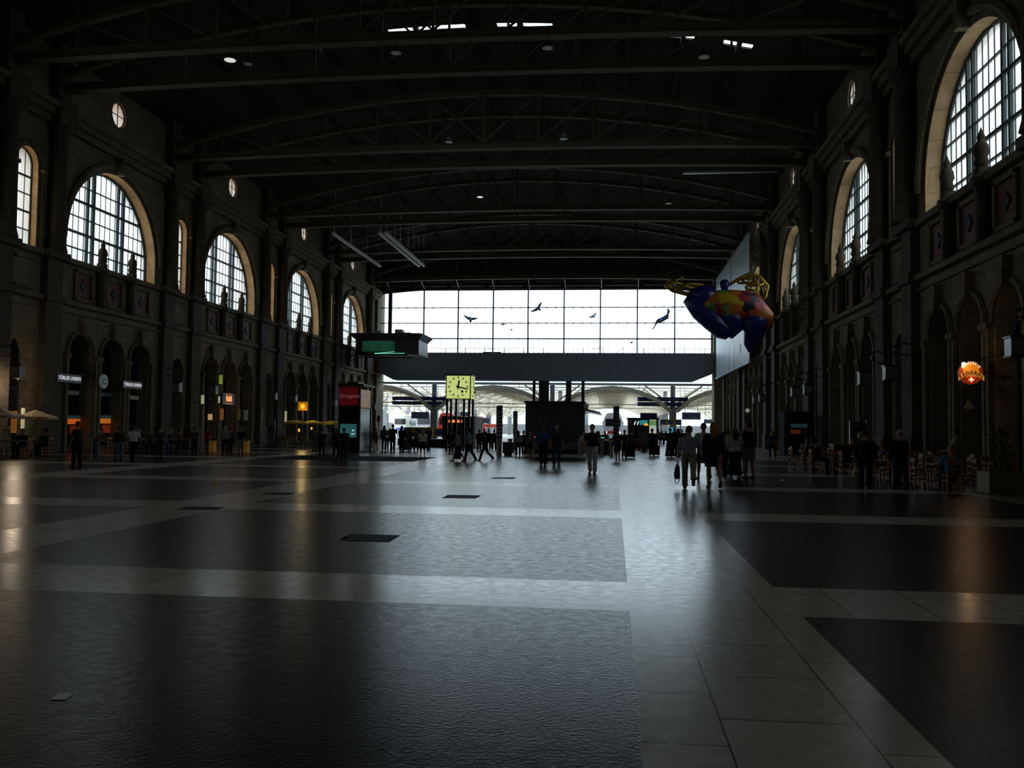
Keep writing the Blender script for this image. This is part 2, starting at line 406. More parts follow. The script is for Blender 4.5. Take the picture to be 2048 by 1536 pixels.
# ---------------------------------------------------------------- windows in the side walls
WN = [0]
def wname(): WN[0] += 1; return 'window_%d' % WN[0]
def arch_h(t, hw, spr): return spr + math.sqrt(max(hw*hw-t*t, 0))
def big_window(X, sgn, c):
    root = bpy.data.objects.new(wname(), None); COL.objects.link(root); struct(root, 'great arched hall window of obscured glass')
    g = X + sgn*.72; s = MB()
    P = [(g, c+(RAD-.05)*math.cos(PI*k/24), SPR+(RAD-.05)*math.sin(PI*k/24)) for k in range(25)]
    P = [(g, c+RAD-.05, SILL)] + P + [(g, c-RAD+.05, SILL)]
    s.tube(P, .09, 6)
    for d in (-1.95, -1.4, 1.4, 1.95):
        s.bx(g-.1, g+.1, c+d-.085, c+d+.085, SILL, arch_h(abs(d), RAD, SPR)-.03)
    z = 12.02; thick = False
    for z, w in ((12.02, .035), (12.98, .075), (13.94, .03), (14.9, .075), (15.86, .03)):
        hw = RAD-.05 if z < SPR else math.sqrt(RAD*RAD-(z-SPR)**2)-.03
        s.bx(g-.06, g+.06, c-hw, c+hw, z-w, z+w)
    s.bx(g-.1, g+.1, c-RAD, c+RAD, SILL, SILL+.12)
    k = -8
    while k <= 8:
        d = k*.56
        if abs(abs(d)-1.68) > .35 and abs(d) < RAD-.1: s.bx(g-.025, g+.025, c+d-.012, c+d+.012, SILL, arch_h(abs(d), RAD, SPR)-.03)
        k += 1
    s.build('window_frame', M_BAR, root)
    p = MB(); pts = [(g+sgn*.03, a, b) for a, b in arch_pts(c, RAD-.02, SILL+.02, SPR, 32)]
    p.add(pts, [tuple(range(len(pts)))]); p.build('glass_pane', M_FROST, root, fix=False)
    portal('daylight_portal', (X+sgn*(THK+.4), c, SILL+2.9), (0, sgn*PI/2, 0), 6.4, 10.4)
def slim_window(X, sgn, c):
    root = bpy.data.objects.new(wname(), None); COL.objects.link(root); struct(root, 'slender arched window between two columns')
    g = X + sgn*.38; s = MB(); hw = .85
    P = [(g, c+(hw-.03)*math.cos(PI*k/12), 15.55+(hw-.03)*math.sin(PI*k/12)) for k in range(13)]
    s.tube([(g, c+hw-.03, 10.97)]+P+[(g, c-hw+.03, 10.97)], .05, 6)
    for z, w in ((12.0, .025), (12.98, .05), (13.94, .025), (14.9, .05)): s.bx(g-.05, g+.05, c-hw, c+hw, z-w, z+w)
    for d in (-.28, .28): s.bx(g-.02, g+.02, c+d-.015, c+d+.015, 10.97, arch_h(abs(d), hw, 15.55))
    s.build('window_frame', M_BAR, root)
    p = MB(); pts = [(g+sgn*.03, a, b) for a, b in arch_pts(c, hw, 10.95, 15.55, 12)]
    p.add(pts, [tuple(range(len(pts)))]); p.build('glass_pane', M_FROST, root, fix=False)
def oculus(X, sgn, c):
    root = bpy.data.objects.new(wname(), None); COL.objects.link(root); struct(root, 'round window high above the cornice')
    g = X + sgn*.12; s = MB()
    P = [(g, c+.77*math.cos(2*PI*k/16), 21.1+.77*math.sin(2*PI*k/16)) for k in range(17)]
    s.tube(P, .05, 6); s.bx(g-.03, g+.03, c-.8, c+.8, 21.08, 21.12); s.bx(g-.03, g+.03, c-.02, c+.02, 20.3, 21.9)
    s.build('window_frame', M_BAR, root)
    p = MB(); pts = [(g+sgn*.02, a, b) for a, b in circ_pts(c, 21.1, .8, 16)]
    p.add(pts, [tuple(range(len(pts)))]); p.build('glass_pane', M_FROST, root, fix=False)
for X, sg in ((WL, -1), (WR, 1)):
    for c in BAYS: big_window(X, sg, c); oculus(X, sg, c)
    for c in PIERS[:-1]: slim_window(X, sg, c)
# ground-floor arches: one frame-and-glass unit copied into every arch
def shop_unit(X, sgn, c, hw, spr):
    root = bpy.data.objects.new(wname(), None); COL.objects.link(root); struct(root, 'dark shop window in a ground-floor arch')
    g = X + sgn*.75; s = MB()
    s.bx(g-.05, g+.05, c-.04, c+.04, 0, 3.4); s.bx(g-.08, g+.08, c-hw, c+hw, 3.3, 3.5); s.bx(g-.05, g+.05, c-hw, c+hw, .0, .35)
    for e in (-hw+.05, hw-.05): s.bx(g-.06, g+.06, c+e-.05, c+e+.05, 0, spr)
    s.bx(g-.04, g+.04, c-.03, c+.03, 3.5, spr+hw-.02)
    s.build('window_frame', M_STEEL, root)
    p = MB(); pts = [(g+sgn*.02, a, b) for a, b in arch_pts(c, hw, 0.05, spr, 12)]
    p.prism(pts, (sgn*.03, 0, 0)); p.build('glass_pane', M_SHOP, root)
for X, sg in ((WL, -1), (WR, 1)):
    for c in BAYS[2:]:
        for d in (-3.3, 0, 3.3): shop_unit(X, sg, c+d, 1.2, 5.6)
    for c in PIERS[2:-1]: shop_unit(X, sg, c, .9, 5.4)

# ---------------------------------------------------------------- roof vault and trusses
XC = -8.9; VR = 75.0
def vz(x): return 26.0 - (VR - math.sqrt(VR*VR-(x-XC)**2))
def vault():
    s = MB(); xs = [WL-1.2+(WR-WL+2.4)*k/28 for k in range(29)]
    def shell(y0, y1, x0=-99, x1=99):
        for a, b in zip(xs[:-1], xs[1:]):
            if (a+b)/2 < x0 or (a+b)/2 > x1: continue
            s.add([(a, y0, vz(a)), (b, y0, vz(b)), (b, y1, vz(b)), (a, y1, vz(a)), (a, y0, vz(a)+.12), (b, y0, vz(b)+.12), (b, y1, vz(b)+.12), (a, y1, vz(a)+.12)],
                  [(0, 1, 2, 3), (7, 6, 5, 4), (0, 4, 5, 1), (3, 2, 6, 7)])
    shell(Y0-1, 52.7); shell(53.35, YE+5)
    shell(52.7, 53.35, -99, -19); shell(52.7, 53.35, 7.2, 99)
    for a, b in ((-16, -14.6), (-8.5, -7.8), (-4, -2.9), (0.3, 1.0), (3.9, 5.6)): shell(52.7, 53.35, a, b)
    o = s.build('ceiling', M_ROOF, fix=False); struct(o, 'shallow dark vaulted roof over the hall')
    p = MB(); y = Y0
    for k in range(1, 14):
        x = WL+(WR-WL)*k/14; p.bx(x-.12, x+.12, Y0, YE+4, vz(x)-.35, vz(x)-.02)
    p.build('purlins', M_ROOF, o)
vault()
def truss(y):
    root = bpy.data.objects.new(tname(), None); COL.objects.link(root); struct(root, 'lattice iron roof truss spanning the hall')
    a, b = WL+.2, WR-.2; N = 12
    def bz(x): return 20.0 + .35*(1-((x-XC)/22.4)**2)
    def tz(x): return 21.0 + 3.3*(1-((x-XC)/22.4)**2)
    X = [a+(b-a)*k/N for k in range(N+1)]
    s = MB()
    for u, v in zip(X[:-1], X[1:]):
        s.beam((u, y, bz(u)+.08), (v, y, bz(v)+.08), .62, .05); s.beam((u, y-.16, bz(u)+.28), (v, y-.16, bz(v)+.28), .06, .4); s.beam((u, y, bz(u)+.5), (v, y, bz(v)+.5), .5, .05)
    s.build('bottom_chord', M_IRON, root)
    s = MB()
    for u, v in zip(X[:-1], X[1:]): s.beam((u, y, tz(u)), (v, y, tz(v)), .4, .35)
    s.build('top_chord', M_IRON, root)
    s = MB()
    for k, u in enumerate(X[1:-1], 1):
        s.beam((u, y, bz(u)+.45), (u, y, tz(u)), .12, .16)
        w = X[k+1] if k < N/2 else X[k-1]
        s.beam((u, y, tz(u)), (w, y, bz(w)+.6), .1, .1)
        s.beam((u, y, tz(u)), (u, y, vz(u)-.02), .1, .1)
    s.build('lattice_braces', M_IRON, root)
for c in PIERS[:-1]:
    for d in (-2.1, 2.1): truss(c+d)
truss(PIERS[-1]-1.0)
# longitudinal ties between the two trusses of each pair
for n, (x, y0, y1) in enumerate(((-26.6, 82, 99.5), (-22.1, 82, 99.5), (-21.5, 82, 99.5))):
    s = MB(); s.bx(x-.12, x+.12, y0, y1, 19.7, 19.95)
    for q in (82.5, 88, 94, 99): s.bx(x-.03, x+.03, q-.03, q+.03, 19.95, 24)
    struct(s.build(tname(), M_WHITE), 'longitudinal roof rail beside the trusses')
s = MB(); s.box((7.9, 63.2, 19.6), (6.4, .3, .14)); s.box((5.2, 63.2, 19.9), (.05, .05, .6)); s.box((10.6, 63.2, 19.9), (.05, .05, .6))
struct(s.build(tname(), M_GALV), 'pale rail hung under the roof truss')

# ---------------------------------------------------------------- end wall: fascia, glazing, piers
s = MB()
s.prism([(WL, YE-.4, 11.3), (WL, YE-.4, 8.6), (-30.6, YE-.4, 8.6), (-28.9, YE-.4, 7.75), (9.9, YE-.4, 7.75), (12.7, YE-.4, 8.9), (WR, YE-.4, 8.9), (WR, YE-.4, 11.3)], (0, 2.4, 0))
s.bx(WL, WR, YE+.2, YE+.5, 7.35, 7.5)
s.bx(WL, WR, YE-.6, YE-.4, 11.0, 11.3)
struct(s.build('wall_back', M_FASC), 'deep dark steel fascia across the end of the hall')
s = MB()
xs = [WL+(WR-WL)*k/24 for k in range(25)]
for a, b in zip(xs[:-1], xs[1:]):
    def zb(x): return 19.75 - max(0, (abs(x+9.3)-10)/12)**2*.7
    s.prism([(a, YE-.1, zb(a)), (b, YE-.1, zb(b)), (b, YE-.1, vz(b)+.2), (a, YE-.1, vz(a)+.2)], (0, .4, 0))
struct(s.build(tname(), M_ROOF), 'dark arched gable above the end glazing')
s = MB()
for k in range(9):
    s.bx(WL+5.0*k, WL+5.0*k+4.4, YE-.9, YE-.75, 19.95, 20.05); s.bx(WL+2.2+4.8*k, WL+2.2+4.8*k+3.4, YE-1.6, YE-1.5, 20.4, 20.48)
for k in range(10): s.beam((-29.6+4.65*k, YE-.2, 19.8), (-29.6+4.65*k, YE-2.4, 20.6), .1, .1)
struct(s.build(tname(), M_GALV), 'pale conduit runs above the end glazing')
def pier(x0, x1, z1, label, m=M_STEEL, y0=YE-1.2, y1=YE+1.5, z0=0):
    s = MB(); s.bx(x0, x1, y0, y1, z0, z1); s.bx(x0-.1, x1+.1, y0-.1, y1+.1, z0, z0+.8); s.bx(x0-.08, x1+.08, y0-.08, y1+.08, z1-.6, z1)
    struct(s.build(tname(), m), label)
pier(WL, -30.9, 22.5, 'stone corner pier beside the end glazing', M_TRIM)
pier(12.45, WR, 22.5, 'stone corner pier behind the banner', M_TRIM)
for x0, x1 in ((-10.5, -10.15), (-9.7, -8.4), (-6.2, -5.5), (-4.2, -3.8)):
    s = MB(); s.bx(x0, x1, YE, YE+.6, 0, 7.8); struct(s.build(tname(), M_STEEL), 'dark steel post under the fascia')
def end_window():
    root = bpy.data.objects.new(wname(), None); COL.objects.link(root); struct(root, 'wide glazed wall closing the end of the hall')
    s = MB(); x0, x1 = -30.9, 12.45
    VX = [-29.67, -25.1, -20.5, -15.85, -11.25, -6.55, -1.85, 2.9, 7.65, 12.3]
    s.bx(VX[0]-.25, VX[0]+.25, YE+.4, YE+.7, 11.3, 19.8)
    for x in VX[1:]: s.bx(x-.085, x+.085, YE+.4, YE+.7, 11.3, 19.9)
    for z, w in ((13.25, .085), (15.3, .06), (17.35, .06), (19.7, .09)): s.bx(x0, x1, YE+.5, YE+.6, z-w, z+w)
    for z in (15.3, 17.35):
        x = x0+1.2
        while x < x1: s.box((x, YE+.55, z), (.22, .12, .16)); x += 1.16
    s.build('window_frame', M_STEEL, root)
    p = MB(); p.add([(x0, YE+.62, 11.3), (x1, YE+.62, 11.3), (x1, YE+.62, 19.9), (x0, YE+.62, 19.9)], [(0, 1, 2, 3)])
    p.build('glass_pane', M_CLEAR, root, fix=False)
    portal('daylight_portal', (-9.2, YE+1.2, 15.6), (-PI/2, 0, 0), 44, 8.8)
    portal('daylight_portal', (-9.2, YE+3.0, 3.9), (-PI/2, 0, 0), 44, 7.6)
end_window()
# solid wall behind the camera
s = MB(); s.bx(WL-1, WR+1, Y0-.8, Y0, 0, 26); struct(s.build('wall_front', M_WALL), 'plain stone wall closing the hall behind the viewer')
# terrace railing outside the glass
s = MB()
x = -30.5; k = 0
while x < 12.6:
    h = 13.9 if k % 2 else 13.2
    s.tube([(x, YE+3.2, 11.2), (x, YE+3.2, h)], .032, 5)
    if k % 4 == 0: s.bx(x-.05, x+.05, YE+3.15, YE+3.25, 11.2, 12.25)
    x += .66; k += 1
s.bx(-30.6, 12.6, YE+3.17, YE+3.23, 12.2, 12.26); s.bx(-30.6, 12.6, YE+3.17, YE+3.23, 11.6, 11.65)
s.bx(-30.9, 12.8, YE+2.0, YE+4.5, 10.9, 11.2)
struct(s.build(tname(), M_STEEL), 'railing on the terrace outside the end glazing')
s = MB()
hp = [(-520, 46), (-430, 60), (-300, 58), (-220, 66), (-120, 64), (0, 72), (130, 68), (260, 60), (400, 50), (600, 44)]
for (a, za), (b, zb) in zip(hp[:-1], hp[1:]):
    s.add([(a, 900, 0), (b, 900, 0), (b, 980, zb), (a, 980, za), (a, 1200, za*1.1), (b, 1200, zb*1.1)], [(0, 1, 2, 3), (3, 2, 5, 4)])
struct(s.build('hills', mat('hazy_hillside', (0.42, 0.5, 0.46), 0.95, var=0.15, vscale=0.02)), 'pale hazy wooded hills beyond the station')  # distance haze is painted into the pale hill colour

# ================================================================ platform hall beyond
M_CREAM = mat('cream_steel', (0.62, 0.52, 0.36), 0.45, var=0.1)
M_TAN = mat('tan_panels', (0.26, 0.21, 0.14), 0.6, var=0.15, stretch=(1, 4, 1))
M_CONC = mat('grey_concrete', (0.22, 0.215, 0.20), 0.7, var=0.15)
M_NAVY = mat('navy_enamel', (0.012, 0.018, 0.065), 0.35)
M_NAVY2 = mat('blue_panel', (0.03, 0.07, 0.32), 0.4)
M_PALE = mat('pale_print', (0.6, 0.62, 0.66), 0.6)
M_YEL = mat('amber_enamel', (0.62, 0.33, 0.03), 0.5)
M_RED = mat('signal_red', (0.55, 0.03, 0.025), 0.45)
M_ORANGE = mat('lit_orange', (1.0, 0.25, 0.04), 0.5, emit=1.2)
M_TEAL = mat('lit_teal', (0.05, 0.45, 0.5), 0.5, emit=0.35)
CC = [-32.5, -16.35, -0.25, 15.9, 32.0]; PCOL = [-40.6, -24.5, -8.3, 7.75, 23.9]
def arcz(d): return 7.0 - (d/5.9)**2*1.5
def rib(y):
    s = MB()
    for c in CC:
        P = [(c+5.9*k/8, y, arcz(5.9*k/8)) for k in range(-8, 9)]
        for a, b in zip(P[:-1], P[1:]): s.beam(a, b, .35, .5)
        for e in (-1, 1):
            s.beam((c+e*5.9, y, 5.5), (c+e*7.7, y, 4.0), .35, .5); s.beam((c+e*4.3, y, 7.45), (c+e*7.4, y, 5.2), .18, .2)
        for d in (-3.6, -1.2, 1.2, 3.6): s.bx(c+d-.04, c+d+.04, y-.04, y+.04, arcz(d), 7.5)
    s.bx(-44, 36, y-.15, y+.15, 7.42, 7.62)
    return s
for k in range(12):
    struct(rib(121+9.0*k).build(tname(), M_CREAM), 'cream arched roof rib over the platforms')
for k in range(12):
    s = MB(); y0 = 121+9.0*k
    for c in CC:
        for a, b, yy0, yy1 in ((-5.9, 5.9, y0+.3, y0+4.6), (-2.4, 2.4, y0+4.6, y0+9)):
            n = 6; X = [c+a+(b-a)*i/n for i in range(n+1)]
            for u, v in zip(X[:-1], X[1:]):
                zu, zv = arcz(u-c)+.3, arcz(v-c)+.3
                s.add([(u, yy0, zu), (v, yy0, zv), (v, yy1, zv), (u, yy1, zu), (u, yy0, zu+.12), (v, yy0, zv+.12), (v, yy1, zv+.12), (u, yy1, zu+.12)],
                      [(0, 1, 2, 3), (7, 6, 5, 4), (0, 4, 5, 1), (3, 2, 6, 7), (0, 3, 7, 4), (1, 5, 6, 2)])
        for e in (-5.7, -4.2, 4.2, 5.7): s.bx(c+e-.07, c+e+.07, y0, y0+9, arcz(e)+.1, arcz(e)+.25)
    struct(s.build(tname(), M_TAN), 'tan vaulted roof panel over the platforms')
for x in PCOL:
    for k in range(6):
        y = 121.5+18*k; s = MB(); s.bx(x-.45, x+.45, y-.45, y+.45, 0, 4.6)
        for e in (-1, 1): s.prism([(x+e*.3, y-.3, 3.2), (x+e*.45, y-.3, 4.2), (x+e*2.6, y-.3, 5.7), (x+e*1.9, y-.3, 5.7), (x, y-.3, 4.2)], (0, .6, 0))
        s.bx(x-.3, x+.3, y-.3, y+.3, 4.6, 7.5)
        struct(s.build(tname(), M_CONC), 'branching concrete platform column')
s = MB(); s.bx(-60, 60, 232, 233, 0, 2.6); struct(s.build(tname(), M_CONC), 'low grey wall at the far end of the platforms')
for x in (-60, 45):
    s = MB(); s.bx(x, x+.6, 119, 232, 0, 3.0); struct(s.build(tname(), M_CONC), 'low side wall along the platforms')
# pale conduits hanging across the platform hall
for z, y in ((5.0, 125), (4.55, 128)):
    s = MB(); s.tube([(-40, y, z), (34, y, z)], .07, 6)
    for x in range(-38, 34, 6): s.tube([(x, y, z), (x, y, 7.4 if abs(((x+8.3) % 16.15)-8) < 5 else 7.4)], .03, 5)
    struct(s.build(tname(), M_CREAM), 'cable rail hung across the platform hall')

def train(px, Y, col, label, w=2.9, hgt=3.9, stripe=M_WHITE):
    x = atY(px, 860, Y).x; r = thing('train', label, 'train', (x, Y, 0))
    m = mat('train_'+col[0], col[1], 0.3)
    s = MB(); prof = [(-w/2, .35), (w/2, .35), (w/2, 1.6), (w/2-.15, 3.0), (w/2-.5, hgt-.15), (w/2-.9, hgt), (-w/2+.9, hgt), (-w/2+.5, hgt-.15), (-w/2+.15, 3.0), (-w/2, 1.6)]
    s.prism([(a, .35, b) for a, b in prof], (0, 38, 0))
    s.prism([(a*.86, 0, .4+(b-.4)*.94) for a, b in prof], (0, .36, 0)); s.build('body', m, r)
    s = MB(); s.bx(-w*.36, w*.36, -.06, 0, 2.0, 3.05); s.bx(-w/2-.02, w/2+.02, 2, 37, 1.9, 2.7); s.split('window', M_SHOP, r)
    s = MB(); s.bx(-w*.4, w*.4, -.05, 0.02, .95, 1.35); s.build('front_stripe', stripe, r)
    for e in (-.95, .95):
        s = MB(); s.ball((e, -.05, 1.15), (.14, .06, .14), 8); s.build('headlight', mat('headlight', (1, .95, .8), .3, emit=3), r)
    s = MB()
    for y in (2.2, 4.8, 30, 33):
        for e in (-.75, .75): s.tube([(e-.07, y, .42), (e+.07, y, .42)], .42, 12)
    s.split('wheel', M_BLACK, r)
train(847, 150, ('white', (.75, .75, .75)), 'white-fronted train beside the red one at the platforms', stripe=M_RED)
train(892, 142, ('red', (.5, .04, .03)), 'red train standing between the platform columns')
train(1226, 128, ('silver', (.85, .85, .85)), 'white train seen between two navy advertising columns', stripe=M_RED)
train(800, 165, ('cream', (.7, .66, .55)), 'cream train nearest the corner pier, beyond the crowd', stripe=M_NAVY2)

def dashes(s, x0, x1, z0, z1, rows, y, seed, dens=.6, h=.35):
    R = random.Random(seed); rh = (z1-z0)/rows
    for r in range(rows):
        x = x0
        while x < x1:
            w = R.uniform(.03, .09)*(x1-x0)
            if R.random() < dens and x+w < x1: s.bx(x, x+w*.8, y-.012, y, z0+rh*(r+.5-h/2), z0+rh*(r+.5+h/2))
            x += w
def hang_board(px0, px1, py0, py1, Y, label, rows=2, top=7.5, m=None, seed=1, name='platform_board'):
    a = atY(px0, py1, Y); b = atY(px1, py0, Y); cx = (a.x+b.x)/2; w = b.x-a.x; h = b.z-a.z
    r = thing(name, label, 'sign', (cx, Y, a.z))
    s = MB()
    if rows == 2: s.bx(-w/2, w/2, -.15, .15, 0, h*.44); s.bx(-w/2, w/2, -.15, .15, h*.54, h); s.bx(-w/2+.3, -w/2+.4, -.05, .05, h*.4, h*.6); s.bx(w/2-.4, w/2-.3, -.05, .05, h*.4, h*.6)
    else: s.bx(-w/2, w/2, -.15, .15, 0, h)
    s.build('board_frame', m or M_NAVY, r)
    s = MB(); dashes(s, -w/2+.1, w/2-.1, .03, h-.03, rows*2 if rows > 2 else 2, -.15, seed, .55, .3); s.build('pale_print', mat('dim_print', (.10, .11, .2), .6) if rows == 2 else M_PALE, r)
    s = MB()
    for e in (-w*.35, w*.35): s.tube([(e, 0, h), (e, 0, top-a.z)], .035, 6)
    s.split('hanger', M_CREAM, r)
hang_board(785, 892, 794, 809, 121, 'long navy platform sign in two strips hanging beside the clock', 2, seed=3)
hang_board(1275, 1376, 795, 812, 121, 'long navy platform sign in two strips hanging beyond the central kiosk', 2, seed=4)
hang_board(1364, 1401, 825, 839, 122, 'blue departure screen with pale rows above the walking couple', 4, m=mat('slate_blue', (.06, .07, .2), .5), seed=5)
hang_board(1408, 1427, 839, 847, 124, 'small blue sign hanging near the far corner pier', 3, m=mat('slate_blue2', (.10, .13, .28), .5), seed=6)
hang_board(823, 858, 824, 837, 122, 'square slate-blue screen hanging in front of the white train', 3, m=MATS['slate_blue'], seed=8)
hang_board(921, 938, 824, 832, 124, 'small slate-blue screen hanging behind the clock legs', 3, m=MATS['slate_blue'], seed=9)
# framed barriers with blue panels
def frame_board(px0, px1, py0, py1, Y, panels, label, legs=True):
    a = atY(px0, py1, Y); b = atY(px1, py0, Y); r = thing('framed_billboard', label, 'billboard', ((a.x+b.x)/2, Y, 0)); w = b.x-a.x; h = b.z-a.z
    s = MB(); t = h*.2
    s.bx(-w/2, w/2, -.1, .1, a.z, b.z); s.build('frame', M_YEL, r)
    s = MB()
    for i in range(panels): q = w/panels; s.bx(-w/2+q*i+t, -w/2+q*(i+1)-t, -.14, -.1, a.z+t, b.z-t)
    s.split('blue_panel', M_NAVY2, r)
    s = MB()
    for e in (-w*.45, w*.45): s.bx(e-.06, e+.06, -.06, .06, 0, a.z)
    s.split('post', M_STEEL, r)
frame_board(1320, 1363, 839, 850, 119, 3, 'amber frame with blue panels beside the platform column')
frame_board(868, 893, 857, 873, 90, 1, 'amber frame with one blue panel beside the clock')
frame_board(808, 866, 855, 873, 91, 3, 'long amber-framed barrier behind the woman in the white blouse')

# ---------------------------------------------------------------- clock tower
def clock_tower():
    Y = 61.0; a = atY(891, 797, Y); b = atY(942, 750, Y); w = b.x-a.x; hgt = b.z-a.z; cx = (a.x+b.x)/2
    r = thing('station_clock', 'square lit station clock with black hands standing on four dark legs', 'clock', (cx, Y+w/2, 0))
    s = MB(); s.bx(-w/2, w/2, -w/2, w/2, a.z, b.z); s.bx(-w/2-.05, w/2+.05, -w/2-.05, w/2+.05, b.z-.06, b.z+.04); s.build('case', M_BLACK, r)
    mf = mat('lit_dial', (.62, .68, .22), .5, emit=0.85, ecol=(.60, .68, .22)); zc = (a.z+b.z)/2; R = w*.42
    for k in range(4):
        rot = Matrix.Rotation(k*PI/2, 3, 'Z')
        s = MB(); q = w/2-.07
        s.add([rot @ Vector((x, y, z+zc)) for x, y, z in [(-q, -w/2-.02, -q), (q, -w/2-.02, -q), (q, -w/2-.02, q), (-q, -w/2-.02, q), (-q, -w/2+.02, -q), (q, -w/2+.02, -q), (q, -w/2+.02, q), (-q, -w/2+.02, q)]],
              [(0, 1, 2, 3), (7, 6, 5, 4), (0, 4, 5, 1), (3, 2, 6, 7), (0, 3, 7, 4), (1, 5, 6, 2)])
        f = s.build('dial', mf, r)
        s = MB()
        def bar(ang, r0, r1, wd, yo):
            d = Vector((math.sin(ang), 0, math.cos(ang))); n = Vector((math.cos(ang), 0, -math.sin(ang)))
            vs = [d*r0-n*wd, d*r0+n*wd, d*r1+n*wd, d*r1-n*wd]
            P = [rot @ (Vector((v.x, -w/2-yo, zc+v.z))) for v in vs]; s.prism(P, rot @ Vector((0, -.012, 0)))
        for i in range(60):
            if i % 5 == 0: bar(i*PI/30, R*.76, R*.98, .035, .02)
            else: bar(i*PI/30, R*.93, R*.98, .008, .02)
        s.build('dial_print', M_BLACK, f)
        s = MB(); bar(2*PI*(17.3/60), -R*.2, R*.93, .045, .05); s.build('minute_hand', M_BLACK, f)
        s = MB(); bar(2*PI*(12.28/12), -R*.22, R*.62, .055, .035); s.build('hour_hand', M_BLACK, f)
        s = MB(); an = 2*PI*(23/60); bar(an, -R*.25, R*.62, .012, .065)
        c = rot @ Vector((math.sin(an)*R*.6, -w/2-.075, zc+math.cos(an)*R*.6)); s.ball(c, .09, 8); s.build('second_hand', M_BLACK, f)
    for x, y in ((-w/2+.1, -w/2+.1), (w/2-.1, -w/2+.1), (-w/2+.1, w/2-.1), (w/2-.1, w/2-.1)):
        s = MB(); s.bx(x-.07, x+.07, y-.07, y+.07, 0, a.z); s.build('leg', M_BLACK, r)
    s = MB()
    for e in (-.28, .28): s.bx(e-.07, e+.07, -.07, .07, 0, a.z)
    s.split('cable_column', M_BLACK, r)
clock_tower()

def kiosk_box(name, px0, px1, ytop, ybase, label, cat, m=M_STEEL, depth=3.0, dY=0.0, extra=None, cap=.12):
    g = gnd((px0+px1)/2, ybase); Y = g.y+dY; a = atY(px0, ybase, Y); b = atY(px1, ytop, Y); w = b.x-a.x
    r = thing(name, label, cat, ((a.x+b.x)/2, Y+depth/2, 0)); s = MB()
    s.bx(-w/2, w/2, -depth/2, depth/2, 0, b.z-cap); s.build('body', m, r)
    if cap: s = MB(); s.bx(-w/2-.08, w/2+.08, -depth/2-.08, depth/2+.08, b.z-cap, b.z); s.build('roof', M_BLACK, r)
    return r, w, b.z, depth, Y
r, w, h, d, Y = kiosk_box('information_kiosk', 1050, 1168, 803, 908, 'large dark windowless kiosk in the middle of the hall', 'kiosk', mat('kiosk_slate', (.05, .06, .07), .6, spec=.2), 9.0)
s = MB(); s.bx(-w/2+.3, w/2-.2, -d/2-.35, -d/2, .3, .72); s.build('ledge', mat('ledge_grey', (.12, .12, .12), .5), r)
s = MB(); s.bx(-w*.26, -w*.12, -d/2-.03, -d/2, .9, 2.3); s.build('door', mat('door_panel', (.05, .055, .045), .4), r)
s = MB()
for y in (-3.2, -.6, 2.0): s.bx(w/2, w/2+.03, y, y+2.2, 1.0, 2.9)
s.split('side_window', mat('kiosk_window', (.03, .05, .06), .12, spec=.6), r)
s = MB(); s.prism([(w/2, -d/2, h-.55), (w/2+1.0, -d/2, h-.75), (w/2+1.0, -d/2, h-.65), (w/2, -d/2, h-.42)], (0, d, 0)); s.build('canopy', M_GALV, r)
for e in (-w*.25, w*.15):
    s = MB(); s.ball((e, -d/2-.05, 2.05), .06, 6); s.build('wall_lamp', M_GALV, r)

def totem(px, ytop, ybase, label, wpx=13):
    g = gnd(px, ybase); t = atY(px, ytop, g.y).z; R = wpx/3600*g.y
    r = thing('advertising_column', label, 'advertising column', (g.x, g.y, 0), 0, None)
    s = MB(); s.tube([(0, 0, 0), (0, 0, 1.0)], R*.85, 16); s.build('steel_base', M_GALV, r, smooth=False)
    s = MB(); s.lathe([(R, 1.0), (R, t-.05), (R*.9, t)], n=16); s.build('drum', M_NAVY, r)
    s = MB()
    for k in range(7):
        z = 1.2+(t-1.5)*k/6.5
        for a in (-2.5, -1.9, -1.3, -.7): s.box((R*1.01*math.cos(a), R*1.01*math.sin(a), z), (.035, .07, .12), rz=a)
    s.build('pale_print', M_PALE, r)
totem(998, 811, 912, 'tall navy advertising column with pale symbols on a steel base, nearest the clock')
totem(1030, 822, 900, 'shorter navy advertising column between the tall one and the dark kiosk', 9)
totem(1232, 812, 905, 'tall navy advertising column beyond the dark kiosk', 12)

def bollard(px, ybase, h=1.05, label=None, light=None):
    g = gnd(px, ybase); r = thing('steel_bollard', label, 'bollard', (g.x, g.y, 0))
    s = MB(); s.tube([(0, 0, 0), (0, 0, h)], .13, 12); s.build('post', M_GALV, r)
    s = MB(); s.tube([(0, 0, h), (0, 0, h+.06)], .145, 12); s.build('cap', M_BLACK if not light else mat('lamp_'+light[0], light[1], .4, emit=.8), r)
bollard(1066, 909, label='steel post with a red cap beside the man in the blue shirt', light=('red', (.8, .05, .08)))
bollard(1160, 911, label='steel post in front of the dark kiosk, next to the person in white trousers')
bollard(1204, 911, label='steel post with a small green light beyond the person in white trousers', light=('green', (.05, .7, .2)))
bollard(1222, 912, .98, label='short steel post beside the person in tan shorts')
bollard(1020, 910, .9, label='short steel post between the tall navy column and the kiosk')
bollard(984, 893, .9, label='steel post behind the walker in black')

